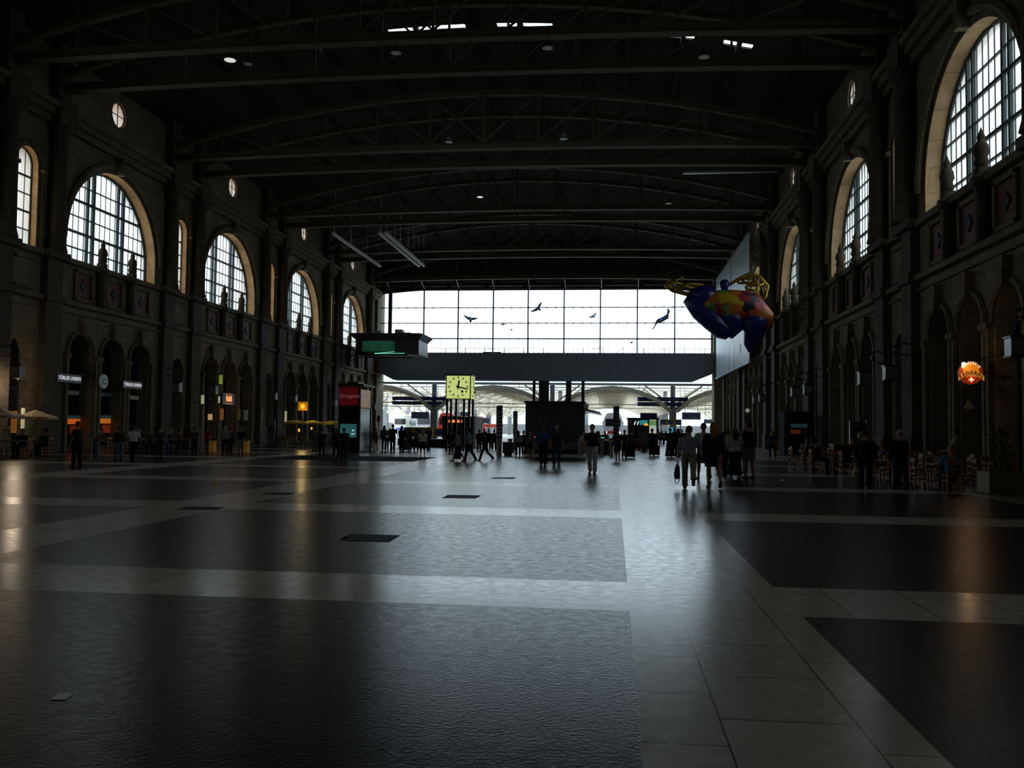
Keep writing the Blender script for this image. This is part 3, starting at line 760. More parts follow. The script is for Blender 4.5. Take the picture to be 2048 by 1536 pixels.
def bench_block(px0, px1, ytop, ybase, label, m, depth=.8, name='planter_bench', cat='bench'):
    g = gnd((px0+px1)/2, ybase); a = atY(px0, ybase, g.y); b = atY(px1, ytop, g.y); w = b.x-a.x
    r = thing(name, label, cat, ((a.x+b.x)/2, g.y+depth/2, 0)); s = MB(); s.bx(-w/2, w/2, -depth/2, depth/2, .12, b.z-.06); s.bx(-w/2+.08, w/2-.08, -depth/2+.08, depth/2-.08, 0, .12); s.build('body', m, r)
    s = MB(); s.bx(-w/2-.05, w/2+.05, -depth/2-.05, depth/2+.05, b.z-.06, b.z); s.build('top', M_GALV, r)
M_DGREEN = mat('dark_green_panel', (.010, .028, .024), .5)
bench_block(795, 893, 878, 894, 'long low dark green counter behind the waiting crowd', M_DGREEN, name='counter', cat='counter')
bench_block(1005, 1024, 884, 911, 'dark waist-high cabinet beside the tall navy column', M_STEEL, name='cabinet', cat='cabinet')
bench_block(1180, 1221, 880, 909, 'dark waist-high counter at the side of the kiosk', M_STEEL, name='counter', cat='counter')
# kiosk with orange lit signs behind the clock
r, w, h, d, Y = kiosk_box('snack_kiosk', 884, 950, 833, 893, 'dark snack kiosk with orange lit panels behind the clock legs', 'kiosk', mat('kiosk_black', (.03,.03,.035), .5), 4.0)
s = MB(); s.bx(-w*.30, -w*.1, -d/2-.06, -d/2, 2.0, 2.22); s.bx(-w*.04, w*.02, -d/2-.06, -d/2, 2.0, 2.22); s.bx(w*.08, w*.1, -d/2-.06, -d/2, 2.0, 2.22); s.split('lit_panel', M_ORANGE, r)
s = MB(); s.bx(w*.12, w*.42, -d/2-.05, -d/2, .2, 1.4); s.build('blue_poster', mat('dim_blue', (.02, .04, .12), .5), r)
# red and green fascia signs on the cafe beyond
def fascia(px0, px1, py0, py1, Y, m, label, rows=1, sm=None):
    a = atY(px0, py1, Y); b = atY(px1, py0, Y); w = b.x-a.x; r = thing('shop_sign', label, 'sign', ((a.x+b.x)/2, Y, 0)); s = MB()
    s.bx(-w/2, w/2, -.1, .1, a.z, b.z); s.build('panel', m, r)
    s = MB()
    for e in (-w*.42, w*.42): s.bx(e-.05, e+.05, -.05, .05, 0, a.z)
    s.split('post', M_STEEL, r)
    if sm: s = MB(); dashes(s, -w/2+.1, w/2-.1, a.z+.05, b.z-.05, rows, -.1, int(px0), .7, .5); s.build('sign_print', sm, r)
fascia(966, 992, 849, 854, 112, mat('lit_red', (.9, .12, .04), .5, emit=.5), 'orange-red lit sign strip beside the tall navy column', 1, M_PALE)
fascia(954, 965, 848, 857, 112.5, mat('green_sign', (.08, .3, .2), .5), 'small green sign beside the orange-red strip', 2, M_PALE)
fascia(954, 980, 836, 846, 121, mat('white_sign', (.6, .62, .6), .5), 'whitish banner hanging behind the orange-red strip', 2, mat('grey_print', (.2, .22, .2), .6))
fascia(1335, 1346, 855, 867, 110, mat('lit_cyan', (.05, .6, .75), .5, emit=.6), 'glowing cyan screen above the heads of the crowd', 1, M_PALE)
r, w, h, d, Y = kiosk_box('newsstand', 1256, 1317, 836, 897, 'dark newsstand with a lit green and white poster and an orange light', 'kiosk', mat('stand_grey', (.035, .035, .04), .4), 5.0)
s = MB(); s.bx(w*.2, w*.43, -d/2-.05, -d/2, .9, 2.45); s.build('lit_poster', mat('poster_light', (.62, .68, .55), .5, emit=.55, var=.5, vscale=1.5), r)
s = MB(); s.bx(w*.2, w*.43, -d/2-.06, -d/2-.05, 1.95, 2.4); s.build('green_print', mat('poster_green', (.2, .5, .15), .5, emit=.4, var=.4), r)
s = MB(); s.bx(-w*.12, w*.14, -d/2-.06, -d/2, 2.0, 2.4); s.build('teal_sign', M_TEAL, r)
s = MB(); s.prism([(w*.02, -d/2-.1, 1.95), (w*.17, -d/2-.1, 1.95), (w*.13, -d/2-.1, 2.1), (w*.09, -d/2-.1, 2.16), (w*.05, -d/2-.1, 2.1)], (0, .04, 0)); s.build('orange_light', mat('amber_glow', (1, .35, .03), .5, emit=1.2), r)
s = MB(); s.bx(-w*.1, w*.45, -d/2-.1, -d/2+.1, h, h+.42); s.build('roof_sign', mat('slate_blue', (.06, .07, .2), .5), r)
for e in (-w*.3, -w*.2):
    s = MB(); s.tube([(e, -d/2-.05, 2.0), (e+.12, -d/2-.05, 2.3)], .03, 6); s.build('tube_light', mat('cool_tube', (.9, .95, 1), .4, emit=1.2), r)

# ---------------------------------------------------------------- departure board near the corner pier
def depboard():
    Y = 101.0; a = atY(712, 708, Y); b = atY(838, 668, Y); w = b.x-a.x; h = b.z-a.z; dp = 5.0
    r = thing('departure_board', 'box-shaped departure board with green lit rows and a flared roof by the corner pier', 'departure board', ((a.x+b.x)/2, Y+dp/2, a.z))
    s = MB(); s.bx(-w/2, w/2, -dp/2, dp/2, 0, h*.75); s.build('case', mat('board_case', (.035, .036, .034), .5), r)
    s = MB(); e = .55; z0 = h*.70; z1 = h*1.0
    A = [(-w/2, -dp/2), (w/2, -dp/2), (w/2, dp/2), (-w/2, dp/2)]; B = [(-w/2-e*1.6, -dp/2-e), (w/2+e, -dp/2-e), (w/2+e, dp/2+e), (-w/2-e*1.6, dp/2+e)]
    s.add([(x, y, z0) for x, y in A]+[(x, y, z1) for x, y in B], [(3, 2, 1, 0), (4, 5, 6, 7)]+[(i, (i+1) % 4, 4+(i+1) % 4, 4+i) for i in range(4)])
    s.bx(-w/2-.3, w/2+.2, -dp/2-.2, dp/2+.2, z1, z1+.1); s.build('roof', mat('board_roof', (.05, .055, .06), .4), r)
    s = MB(); s.bx(w*.05, w*.17, -.6, .6, z1+.1, z1+.75); s.bx(w*.18, w*.3, -.5, .5, z1+.1, z1+.4); s.bx(-w*.33, -w*.18, -.5, .5, z1+.1, z1+.6); s.split('roof_unit', M_CONC, r)
    s = MB(); s.bx(-w*.40, w*.12, -dp/2-.04, -dp/2, h*.12, h*.66); s.build('display', mat('dim_display', (.012, .06, .035), .4, emit=.12, ecol=(.03, .14, .08)), r)
    s = MB(); dashes(s, -w*.39, w*.11, h*.14, h*.64, 12, -dp/2-.04, 5, .85, .4); s.build('green_lettering', mat('green_led', (.03, .4, .18), .5, emit=.16), r)
    s = MB(); s.beam((-w*.2, -dp/2-.03, h*.03), (w*.12, -dp/2-.03, h*.12), .03, .06); s.beam((-w*.2, -dp/2-.03, h*.02), (w*.28, -dp/2-.03, h*.04), .03, .06); s.split('green_tube', mat('green_tube', (.2, .8, .5), .5, emit=.8), r)
    s = MB(); x0 = WL+.65-(a.x+b.x)/2
    for y in (-dp*.35, dp*.35): s.bx(x0, w*.3, y-.12, y+.12, -.12, 0)
    s.split('bracket', M_STEEL, r)
depboard()

# ---------------------------------------------------------------- banner on the right
def banner():
    r = thing('hanging_banner', 'huge pale blue and white advertising banner hung along the arcade', 'banner', (12.4, 98.4, 8.0))
    m = mat('banner_print', (.46, .54, .58), .45); n = m.node_tree.nodes; l = m.node_tree.links; b = n['Principled BSDF']
    tc = n.new('ShaderNodeTexCoord'); s = n.new('ShaderNodeSeparateXYZ'); l.new(tc.outputs['Object'], s.inputs[0])
    wv = n.new('ShaderNodeTexNoise'); wv.inputs['Scale'].default_value = .42; mp = n.new('ShaderNodeMapping'); mp.inputs['Scale'].default_value = (1, 1, .08)
    l.new(tc.outputs['Object'], mp.inputs[0]); l.new(mp.outputs[0], wv.inputs[0])
    cr = n.new('ShaderNodeValToRGB'); l.new(wv.outputs[0], cr.inputs[0])
    for p, c in ((.36, (.16, .12, .13, 1)), (.46, (.5, .42, .43, 1)), (.52, (.22, .42, .52, 1)), (.6, (.5, .56, .58, 1))):
        e = cr.color_ramp.elements.new(p); e.color = c
    cr.color_ramp.elements[0].color = (.16, .12, .13, 1); cr.color_ramp.elements[-1].color = (.6, .66, .68, 1)
    mr = n.new('ShaderNodeMapRange'); mr.inputs[1].default_value = 2.2; mr.inputs[2].default_value = 4.2; l.new(s.outputs[2], mr.inputs[0])
    mx = n.new('ShaderNodeMix'); mx.data_type = 'RGBA'; l.new(mr.outputs[0], mx.inputs[0]); l.new(cr.outputs[0], mx.inputs[6]); mx.inputs[7].default_value = (.46, .54, .58, 1)
    l.new(mx.outputs[2], b.inputs['Base Color'])
    s = MB(); s.bx(-.05, .05, -13.7, 13.6, 0, 12.05); s.build('fabric', m, r)
    s = MB(); s.bx(-.12, .12, -13.8, 13.7, -.14, 0.0); s.build('bottom_rail', mat('bright_rail', (.7, .75, .78), .3, metal=.6), r)
    s = MB(); s.bx(-.12, .12, -13.8, 13.7, 12.05, 12.2)
    for y in (-12, -6, 0, 6, 12): s.tube([(0, y, 12.2), (0, y, vz(12.4)-8.0)], .03, 5); s.tube([(0, y, 11), (1.05, y, 11)], .03, 5)
    s.build('top_rail', M_STEEL, r)
    text('lettering', 'V', 1.5, mat('banner_ink', (.12, .12, .14), .6), r, (-.06, -7.8, 1.6), ROT_R)
banner()

# ---------------------------------------------------------------- hanging sculpture: plain generic stand-in
def sculpture():
    Y = 74.0; c = atY(1462, 628, Y)
    r = thing('hanging_sculpture', 'big rounded blue hanging sculpture with a patchwork belly and golden loops', 'sculpture', c)
    def U(px, py): p = atY(px, py, Y); return Vector((p.x-c.x, 0, p.z-c.z))
    s = MB(); s.tube([U(1400, 585)+Vector((0, 0, .1)), U(1416, 602), U(1455, 612), U(1500, 612), U(1526, 640), U(1532, 660)], [(.3, .3), (1.0, .9), (1.35, 1.2), (1.3, 1.2), (1.0, .9), (.5, .5)], 20)
    s.build('torso', mat('patchwork_paint', (.4, .1, .1), .3), r, smooth=True)
    m = MATS['patchwork_paint']; n = m.node_tree.nodes; l = m.node_tree.links; tc = n.new('ShaderNodeTexCoord')
    vo = n.new('ShaderNodeTexVoronoi'); vo.inputs['Scale'].default_value = 1.15; vo.distance = 'CHEBYCHEV'; vo.inputs['Randomness'].default_value = .6; l.new(tc.outputs['Object'], vo.inputs[0])
    hs = n.new('ShaderNodeSeparateColor'); l.new(vo.outputs['Color'], hs.inputs[0]); cr = n.new('ShaderNodeValToRGB'); cr.color_ramp.interpolation = 'CONSTANT'; l.new(hs.outputs[0], cr.inputs[0])
    cr.color_ramp.elements[0].color = (.30, .02, .03, 1); cr.color_ramp.elements[1].position = .9; cr.color_ramp.elements[1].color = (.02, .02, .04, 1)
    for p, q in ((.18, (.5, .14, .02, 1)), (.36, (.10, .30, .06, 1)), (.5, (.32, .04, .12, 1)), (.64, (.5, .35, .02, 1)), (.78, (.45, .04, .03, 1))): e = cr.color_ramp.elements.new(p); e.color = q
    l.new(cr.outputs[0], n['Principled BSDF'].inputs['Base Color'])
    blue = mat('cobalt_paint', (.012, .02, .16), .28)
    s = MB(); s.tube([U(1392, 578), U(1386, 600), U(1402, 622), U(1424, 640), U(1448, 662), U(1458, 674)], [(.3, .3), (.85, .8), (.85, .8), (.9, .9), (.8, .8), (.35, .35)], 16); s.build('forward_limb', blue, r, smooth=True)
    s = MB(); s.tube([U(1445, 612), U(1465, 640), U(1470, 655), U(1458, 674)], [(.8, .8), (1.0, 1.0), (.7, .7), (.3, .3)], 14); s.ball(U(1408, 592), (1.1, 1.0, .9), 14); s.build('shoulder', blue, r, smooth=True)
    s = MB(); s.tube([U(1500, 630), U(1512, 645), U(1508, 670), U(1500, 690), U(1504, 703)], [(1.0, .9), (1.25, 1.1), (.8, .75), (.5, .5), (.3, .3)], 16); s.build('rear_limb', blue, r, smooth=True)
    s = MB(); s.ball(U(1449, 569), (.42, .42, .42), 14); s.tube([U(1449, 576), U(1451, 592)], .3, 10); s.build('head', blue, r, smooth=True)
    gold = mat('gold_leaf', (.42, .28, .04), .32, metal=.8)
    R = random.Random(4)
    def loops(name, pts, lst):
        s = MB()
        for (cx, cy, rx, ry, th) in lst:
            P = [U(cx+rx*math.cos(2*PI*k/14), cy+ry*math.sin(2*PI*k/14)) + Vector((0, .35*math.sin(2*PI*k/14+cx), 0)) for k in range(15)]; s.tube(P, th, 7, caps=False)
        for P in pts: s.tube([U(*p) for p in P], .13, 7)
        s.build(name, gold, r, smooth=True)
    loops('golden_loops', [[(1400, 600), (1375, 590), (1345, 582), (1330, 571), (1334, 566)], [(1362, 560), (1365, 552)]], [(1352, 571, 16, 5, .13), (1372, 578, 20, 8, .13), (1344, 564, 9, 3, .1), (1390, 572, 20, 4, .12)])
    loops('golden_loops', [[(1458, 570), (1480, 556), (1500, 547), (1520, 553), (1536, 572), (1532, 590), (1524, 606)]], [(1500, 560, 14, 7, .12), (1517, 562, 11, 9, .12), (1505, 576, 13, 7, .12), (1522, 582, 9, 13, .12), (1487, 562, 12, 5, .1)])
    s = MB(); s.tube([(0, 0, .8), (0, 0, vz(c.x)-c.z)], .025, 5); s.build('cable', M_STEEL, r)
sculpture()

# ---------------------------------------------------------------- silhouettes on the end glazing
M_SIL = mat('grey_silhouette', (.35, .37, .40), .8); M_BLUEP = mat('blue_number', (.05, .25, .9), .5, emit=.5, ecol=(.1, .4, 1))
def silhouette(name, px, py, sc, outline, label, cat, rot=0.0, mark='3', flip=1):
    c = atY(px, py, YE+.385); k = (YE+.36)/F*sc; r = thing(name, label, cat, c, 0)
    s = MB(); ca, sa = math.cos(rot), math.sin(rot)
    yk = 1.35 if cat == 'bird figure' else 1.0; P = [((x*ca-y*yk*sa)*k*flip*1.08, 0, (x*sa+y*yk*ca)*k*1.08) for x, y in outline]
    s.prism(P, (0, .03, 0)); s.build('body', M_SIL, r)
    if mark: text('blue_number', mark, 7*k, M_BLUEP, r, (0, -.02, 0), ROT_CAM @ Matrix.Rotation(rot, 3, 'Z'), .005, .01)
BIRD = [(0, 3), (2, 1.5), (6, 2), (11, 1.4), (15.5, .2), (11, -1.2), (6, -2), (2.5, -2.2), (3, -4.5), (1.5, -6), (-1, -5.8), (-2, -4), (-1.5, -2.2), (-5, -.5), (-10, 3), (-15.5, 6.5), (-13, 2.5), (-9, -.5), (-4, -1)]
BIRD = [(-15.5, 6.5), (-11, 4.8), (-6, 2.8), (-2, 2), (-.5, 3.2), (1, 2), (3, 1.2), (8, 1.6), (15.5, .4), (11, -1.2), (6, -2.2), (2, -2.4), (2.6, -4.4), (1, -5.8), (-1.6, -5.4), (-2.6, -2.4), (-6, -1.4), (-11, 2)]
BIRDG = 'bird silhouettes on the end glazing'
silhouette('bird_silhouette', 941, 637, 1.0, BIRD, 'grey spread-winged bird silhouette with a blue number, above the departure board side', 'bird figure')
silhouette('bird_silhouette', 1075, 616, .98, BIRD, 'grey bird silhouette tilted steeply upward, highest on the end glazing', 'bird figure', rot=.95, mark='7')
silhouette('bird_silhouette', 1186, 632, .62, BIRD, 'compact grey bird silhouette between the tilted bird and the leaping deer', 'bird figure', rot=.7, mark='5')
silhouette('bird_silhouette', 1006, 649, .5, [(-17, 1), (-4, 1.5), (0, 5), (2, 2), (16, 2), (6, -1), (1, -2), (0, -6), (-2, -1.5)], 'small thin bird silhouette below the steeply tilted bird', 'bird figure', mark='')
silhouette('bird_silhouette', 1023, 659, .42, [(-15, 8), (-3, 1.5), (0, 3), (3, 0), (14, -6), (3, -3), (0, -5), (-3, -1.5)], 'smallest thin bird silhouette, lowest of the birds', 'bird figure', mark='')
DEER = [(22, 21), (19, 17), (17, 15), (16, 19), (13, 22), (14, 18), (11, 19), (13, 15), (12, 9), (7, 5), (1, 2), (-6, -1), (-9, -5), (-11, -13), (-16, -20), (-17, -22), (-14, -21), (-10, -16), (-7, -11), (-4, -9), (4, -7), (10, -3), (14, -1), (19, 1), (14, 2), (18, 4), (15, 6), (18, 13)]
silhouette('deer_silhouette', 1321, 637, .95, DEER, 'grey leaping deer silhouette with a blue number on the end glazing', 'deer figure', mark='15')
r = thing('red_cable', 'thin red cable sagging across the foot of the end glazing', 'cable', atY(1100, 705, YE+.38))
s = MB(); o = r.location
s.tube([atY(px, py, YE+.38)-o for px, py in ((916, 677), (957, 691), (987, 699), (1024, 702.5), (1060, 704), (1100, 704.5), (1132, 703.5), (1170, 701), (1202, 695), (1222, 693))], .03, 6); s.build('cable', M_RED, r)
r = thing('red_cable', 'thin red cable rising towards the banner at the foot of the glazing', 'cable', atY(1325, 695, YE+.38)); o = r.location
s = MB(); s.tube([atY(px, py, YE+.38)-o for px, py in ((1308, 706), (1340, 692), (1349, 677))], .025, 6); s.build('cable', M_RED, r)
r = thing('black_cable', 'thin black cable slanting up the end glazing', 'cable', atY(1260, 695, YE+.38)); o = r.location
s = MB(); s.tube([atY(px, py, YE+.38)-o for px, py in ((1229, 707), (1250, 694), (1273, 679))], .03, 6); s.ball(atY(1263, 685, YE+.38)-o, (.2, .1, .12), 6); s.build('cable', M_BLACK, r)
r = thing('green_container', 'small pale green container on the terrace outside', 'container', (-16.4, YE+4.0, 11.2))
s = MB(); s.bx(-1.2, 1.2, -.45, .45, 0, .6); s.build('body', mat('pale_green', (.2, .42, .34), .6), r)
#PART3

# ================================================================ people
def remesh_build(mb, name, m, parent, voxel, extra=None):
    me = bpy.data.meshes.new('tmp'); me.from_pydata(mb.v, [], mb.f)
    o = bpy.data.objects.new('tmp', me); COL.objects.link(o)
    md = o.modifiers.new('r', 'REMESH'); md.mode = 'VOXEL'; md.voxel_size = voxel; md.use_smooth_shade = True
    sm = o.modifiers.new('s', 'SMOOTH'); sm.factor = .5; sm.iterations = 2
    dg = bpy.context.evaluated_depsgraph_get(); em = o.evaluated_get(dg).to_mesh()
    q = MB(); q.v = [tuple(v.co) for v in em.vertices]; q.f = [tuple(p.vertices) for p in em.polygons]; q.m = [0]*len(q.f)
    o.evaluated_get(dg).to_mesh_clear(); bpy.data.objects.remove(o); bpy.data.meshes.remove(me)
    if extra: q.add(extra.v, extra.f)
    return q.build(name, m, parent, smooth=True, fix=False)
CLOTH = {}
def cloth(c):
    k = tuple(round(x, 3) for x in c)
    if k not in CLOTH: CLOTH[k] = mat('cloth_%d' % len(CLOTH), c, 0.85, var=0.2, vscale=12, spec=.2)
    return CLOTH[k]
SKIN = mat('skin', (.42, .22, .15), .55, var=.06); SKIND = mat('tanned_skin', (.24, .12, .075), .55, var=.06)
HAIRC = {'dark': (.012, .008, .006), 'brown': (.06, .03, .015), 'blond': (.38, .25, .10), 'grey': (.3, .29, .27), 'red': (.12, .035, .02), 'black': (.008, .008, .009), 'ginger': (.3, .1, .03)}
def rx(a): return Matrix.Rotation(math.radians(a), 3, 'X')
def person(px, fy, hy, ang, label, top=(.02, .02, .02), bot=(.02, .02, .03), hair='dark', longhair=False, legs=(12, 5, -12, 12), arms=((8, 6, 12), (-8, 6, 12)),
           kind='trousers', sleeve='short', shoe=(.015, .012, .01), skin=None, lean=0, seat=None, near=False, fem=False, head=0, pos=None, hat=None, group=None, h=None, pattern=None):
    g = Vector(pos) if pos else gnd(px, fy)
    if h is None: h = max(1.45, min(1.95, atY(px, hy, g.y).z if not seat else 1.72))
    k = h/1.76; sk = skin or SKIN; vox = .016 if near else .026
    r = thing('person', label, 'person', g, math.radians(ang), group)
    SW, HW = (.185, .095) if fem else (.205, .09)
    hipz = seat if seat else .93
    LT, LS = .44, .43
    J = {}
    for s_, (a, b) in ((-1, legs[0:2]), (1, legs[2:4])):
        hip = Vector((s_*HW, 0, hipz)); A = math.radians(a); kn = hip + Vector((s_*.01, math.sin(A)*LT, -math.cos(A)*LT))
        B = math.radians(a-b); an = kn + Vector((0, math.sin(B)*LS, -math.cos(B)*LS)); pf = math.radians(min(55, max(0, b-a)*.9)) if not seat else 0
        fd = Vector((0, math.cos(pf), -math.sin(pf))); J[s_] = (hip, kn, an, fd)
    mn = min(min(J[s_][2].z-.085, (J[s_][2]+J[s_][3]*.15).z-.06) for s_ in (-1, 1))
    dz = -mn if not seat else 0
    if dz or k != 1: pass
    off = Vector((0, 0, dz))
    for s_ in (-1, 1): J[s_] = tuple(q+off if i < 3 else q for i, q in enumerate(J[s_]))
    hz = hipz+dz
    LR = rx(-lean)
    def T(x, y, z): return Vector((0, 0, hz)) + LR @ Vector((x, y, z))
    wa = .8 if fem else 1.0
    torso = [(T(0, 0, -.07), (.13, .10)), (T(0, 0, .0), (.168, .115)), (T(0, .0, .10), (.15, .105)), (T(0, .005, .20), (.135*wa+.02, .10)), (T(0, .01, .34), (.165*wa+.01, .118)), (T(0, 0, .45), (.16, .10)), (T(0, -.01, .51), (.10, .075))]
    neck = [(T(0, -.01, .48), .062), (T(0, 0, .56), .056), (T(0, .01, .62), .056)]
    hc = T(0, .02, .70); HR = LR @ Matrix.Rotation(math.radians(head), 3, 'Z')
    body = MB(); body.tube([p for p, q in torso], [q for p, q in torso], 12, ref=(0, 1, 0))
    body.tube([p for p, q in neck], [q for p, q in neck], 10)
    body.ball(hc, (.076, .094, .115), 14, rot=HR); body.ball(hc+HR @ Vector((0, .05, -.06)), (.055, .05, .055), 10)
    body.ball(hc+HR @ Vector((0, .098, -.015)), (.014, .022, .026), 8)
    for e in (-1, 1): body.ball(hc+HR @ Vector((e*.077, .0, -.01)), (.014, .02, .033), 6)
    hands = MB(); A = {}
    for s_, (p, ab, el) in ((-1, arms[0]), (1, arms[1])):
        sh = T(s_*SW*.95, -.005, .445); p_ = math.radians(p); b_ = math.radians(ab)
        ua = LR @ Vector((s_*math.sin(b_), math.sin(p_)*math.cos(b_), -math.cos(p_)*math.cos(b_))); elb = sh + ua*.29
        q_ = math.radians(p+el); fa = LR @ Vector((s_*math.sin(b_)*(.5 if el < 90 else -.9), math.sin(q_)*math.cos(b_), -math.cos(q_)*math.cos(b_))); fa.normalize(); wr = elb + fa*.25
        A[s_] = (sh, elb, wr, fa)
        body.tube([T(s_*.10, 0, .455), sh, sh.lerp(elb, .4), elb, elb.lerp(wr, .35), wr], [.055, .056, .048, .040, .038, .027], 10)
        pm = wr + fa*.05; body.tube([wr, wr+fa*.03, wr+fa*.09], [(.026, .018), (.040, .017), (.038, .014)], 8, ref=(1, 0, 0) if abs(fa.x) < .8 else (0, 1, 0))
        side = Vector((0, 1, 0)) if abs(fa.y) < .8 else Vector((0, 0, 1)); side = (side - fa*side.dot(fa)).normalized(); inn = fa.cross(side).normalized()*(-s_)
        if inn.x*s_ > 0: inn = -inn
        for i, L in enumerate((.066, .078, .072, .056)):
            o_ = wr+fa*.085+side*(.028-.019*i); hands.tube([o_, o_+fa*L*.45+inn*.006, o_+fa*L*.8+inn*.02, o_+fa*L+inn*.034], [.0095, .009, .008, .006], 6)
        o_ = wr+fa*.03+side*.03; hands.tube([o_, o_+fa*.03+side*.025, o_+fa*.06+side*.03+inn*.012], [.012, .0105, .008], 6)
    for s_ in (-1, 1):
        hip, kn, an, fd = J[s_]
        body.tube([hip+Vector((0, 0, .03)), hip.lerp(kn, .3), hip.lerp(kn, .75), kn, kn.lerp(an, .3), kn.lerp(an, .75), an], [.088, .085, .062, .055, .056, .040, .036], 12)
        body.tube([an-fd*.03, an+fd*.05-Vector((0, 0, .03)), an+fd*.15-Vector((0, 0, .045))], [.036, .035, .022], 8)
    remesh_build(body, 'body', sk, r, vox, hands)
    # top garment
    gm = cloth(top); t = MB(); z0 = 0 if kind in ('trousers', 'shorts') else 0
    t.tube([p for p, q in torso[1:]], [(q[0]+.022, q[1]+.022) for p, q in torso[1:]], 14, ref=(0, 1, 0))
    for s_ in (-1, 1):
        sh, elb, wr, fa = A[s_]
        P = [T(s_*.10, 0, .455), sh, sh.lerp(elb, .5), sh.lerp(elb, .78)]; Rr = [.07, .072, .064, .064]
        if sleeve == 'long': P += [elb, elb.lerp(wr, .5), elb.lerp(wr, .95)]; Rr[-1] = .056; Rr += [.054, .048, .040]
        if sleeve == 'none': P = P[:2]; Rr = [.06, .058]
        t.tube(P, Rr, 10)
    if kind == 'dress':
        kz = J[1][1].z+.05
        t.tube([Vector((0, 0, hz+.02)), Vector((0, .02, (hz+kz)/2)), Vector((0, .02, kz))], [(.185, .14), (.20, .17), (.21, .19)], 16, ref=(0, 1, 0))
    if kind == 'gown':
        t.tube([Vector((0, 0, hz+.02)), Vector((0, .0, hz*.5)), Vector((0, .0, .05))], [(.185, .14), (.22, .18), (.27, .24)], 16, ref=(0, 1, 0))
    remesh_build(t, 'shirt' if kind not in ('dress', 'gown') else 'dress', pattern or gm, r, vox)
    # lower garment
    bmat = cloth(bot); b = MB()
    if kind in ('trousers', 'shorts'):
        b.tube([T(0, 0, .03), T(0, 0, -.02), T(0, 0, -.09)], [(.178, .13), (.180, .13), (.13, .10)], 14, ref=(0, 1, 0))
        for s_ in (-1, 1):
            hip, kn, an, fd = J[s_]
            if kind == 'trousers': b.tube([hip+Vector((0, 0, .03)), hip.lerp(kn, .4), kn, kn.lerp(an, .5), an-Vector((0, 0, .02))], [.105, .098, .076, .072, .075], 12)
            else: b.tube([hip+Vector((0, 0, .03)), hip.lerp(kn, .4), kn.lerp(hip, .1)], [.107, .105, .09], 12)
        remesh_build(b, kind, bmat, r, vox)
    elif kind in ('skirt', 'longskirt'):
        kz = (J[1][1].z-.0) if kind == 'skirt' else .14
        b.tube([T(0, 0, .08), Vector((0, 0, hz-.05)), Vector((0, .01, (hz+kz)/2)), Vector((0, .01, kz))], [(.155, .125), (.185, .145), (.19, .16), (.19, .17) if kind == 'skirt' else (.25, .21)], 16, ref=(0, 1, 0))
        remesh_build(b, 'skirt', bmat, r, vox)
    hm = mat('hair_'+hair, HAIRC[hair], .6, var=.3, vscale=30)
    hb = MB(); hb.ball(hc+HR @ Vector((0, -.018, .022)), (.088, .098, .112), 14, rot=HR)
    if longhair: hb.tube([hc+HR @ Vector((0, -.05, .03)), hc+HR @ Vector((0, -.085, -.10)), hc+Vector((0, -.115, -.24)), hc+Vector((0, -.12, -.40))], [(.09, .06), (.10, .05), (.095, .04), (.05, .02)], 12, ref=(0, 1, 0))
    remesh_build(hb, 'hair', hm, r, .014 if near else .022)
    if hat:
        q = MB(); q.ball(hc+HR @ Vector((0, -.01, .06)), (.1, .11, .075), 12, rot=HR); q.ball(hc+HR @ Vector((0, .10, .045)), (.075, .07, .012), 10, rot=HR); q.build('cap', cloth(hat), r, smooth=True)
    if near:
        for e in (-1, 1):
            q = MB(); q.ball(hc+HR @ Vector((e*.03, .086, .008)), (.012, .008, .007), 8); q.build('eye', M_BLACK, r, smooth=True)
        q = MB(); q.ball(hc+HR @ Vector((0, .094, -.058)), (.024, .008, .006), 8); q.build('mouth', mat('lips', (.25, .06, .05), .5), r, smooth=True)
    for s_ in (-1, 1):
        hip, kn, an, fd = J[s_]; q = MB()
        dn = Vector((0, 0, -1)) if fd.z > -.2 else fd.cross(Vector((1, 0, 0)))
        q.tube([an-fd*.055-Vector((0, 0, .045)), an-fd*.02-Vector((0, 0, .045)), an+fd*.07-Vector((0, 0, .055)), an+fd*.15-Vector((0, 0, .06)), an+fd*.185-Vector((0, 0, .062))],
               [(.028, .03), (.040, .043), (.045, .034), (.042, .026), (.02, .014)], 10, ref=(0, 0, 1)); q.build('shoe', cloth(shoe), r, smooth=True)
    r.scale = (k*1.13, k*1.10, k)
    r['_hand_r'] = tuple(A[1][2]+A[1][3]*.08); r['_hand_l'] = tuple(A[-1][2]+A[-1][3]*.08)
    return r
def hand_of(r, side):
    v = Vector(r['_hand_'+side]); k = r.scale[2]; return r.location + Matrix.Rotation(r.rotation_euler[2], 3, 'Z') @ Vector((v.x*k*1.13, v.y*k*1.1, v.z*k))
W = (.55, .54, .50); BK = (.014, .014, .016); NV = (.02, .035, .08); JEAN = (.05, .09, .16); GR = (.16, .16, .16); LB = (.22, .32, .42); KH = (.32, .27, .14)
plaid = mat('plaid_cloth', (.25, .26, .32), .85, spec=.2); n = plaid.node_tree.nodes; l = plaid.node_tree.links
tc = n.new('ShaderNodeTexCoord'); w1 = n.new('ShaderNodeTexWave'); w1.inputs['Scale'].default_value = 9; w1.bands_direction = 'X'; w2 = n.new('ShaderNodeTexWave'); w2.inputs['Scale'].default_value = 9; w2.bands_direction = 'Z'
l.new(tc.outputs['Object'], w1.inputs[0]); l.new(tc.outputs['Object'], w2.inputs[0]); ad = n.new('ShaderNodeMath'); ad.operation = 'ADD'; l.new(w1.outputs[1], ad.inputs[0]); l.new(w2.outputs[1], ad.inputs[1])
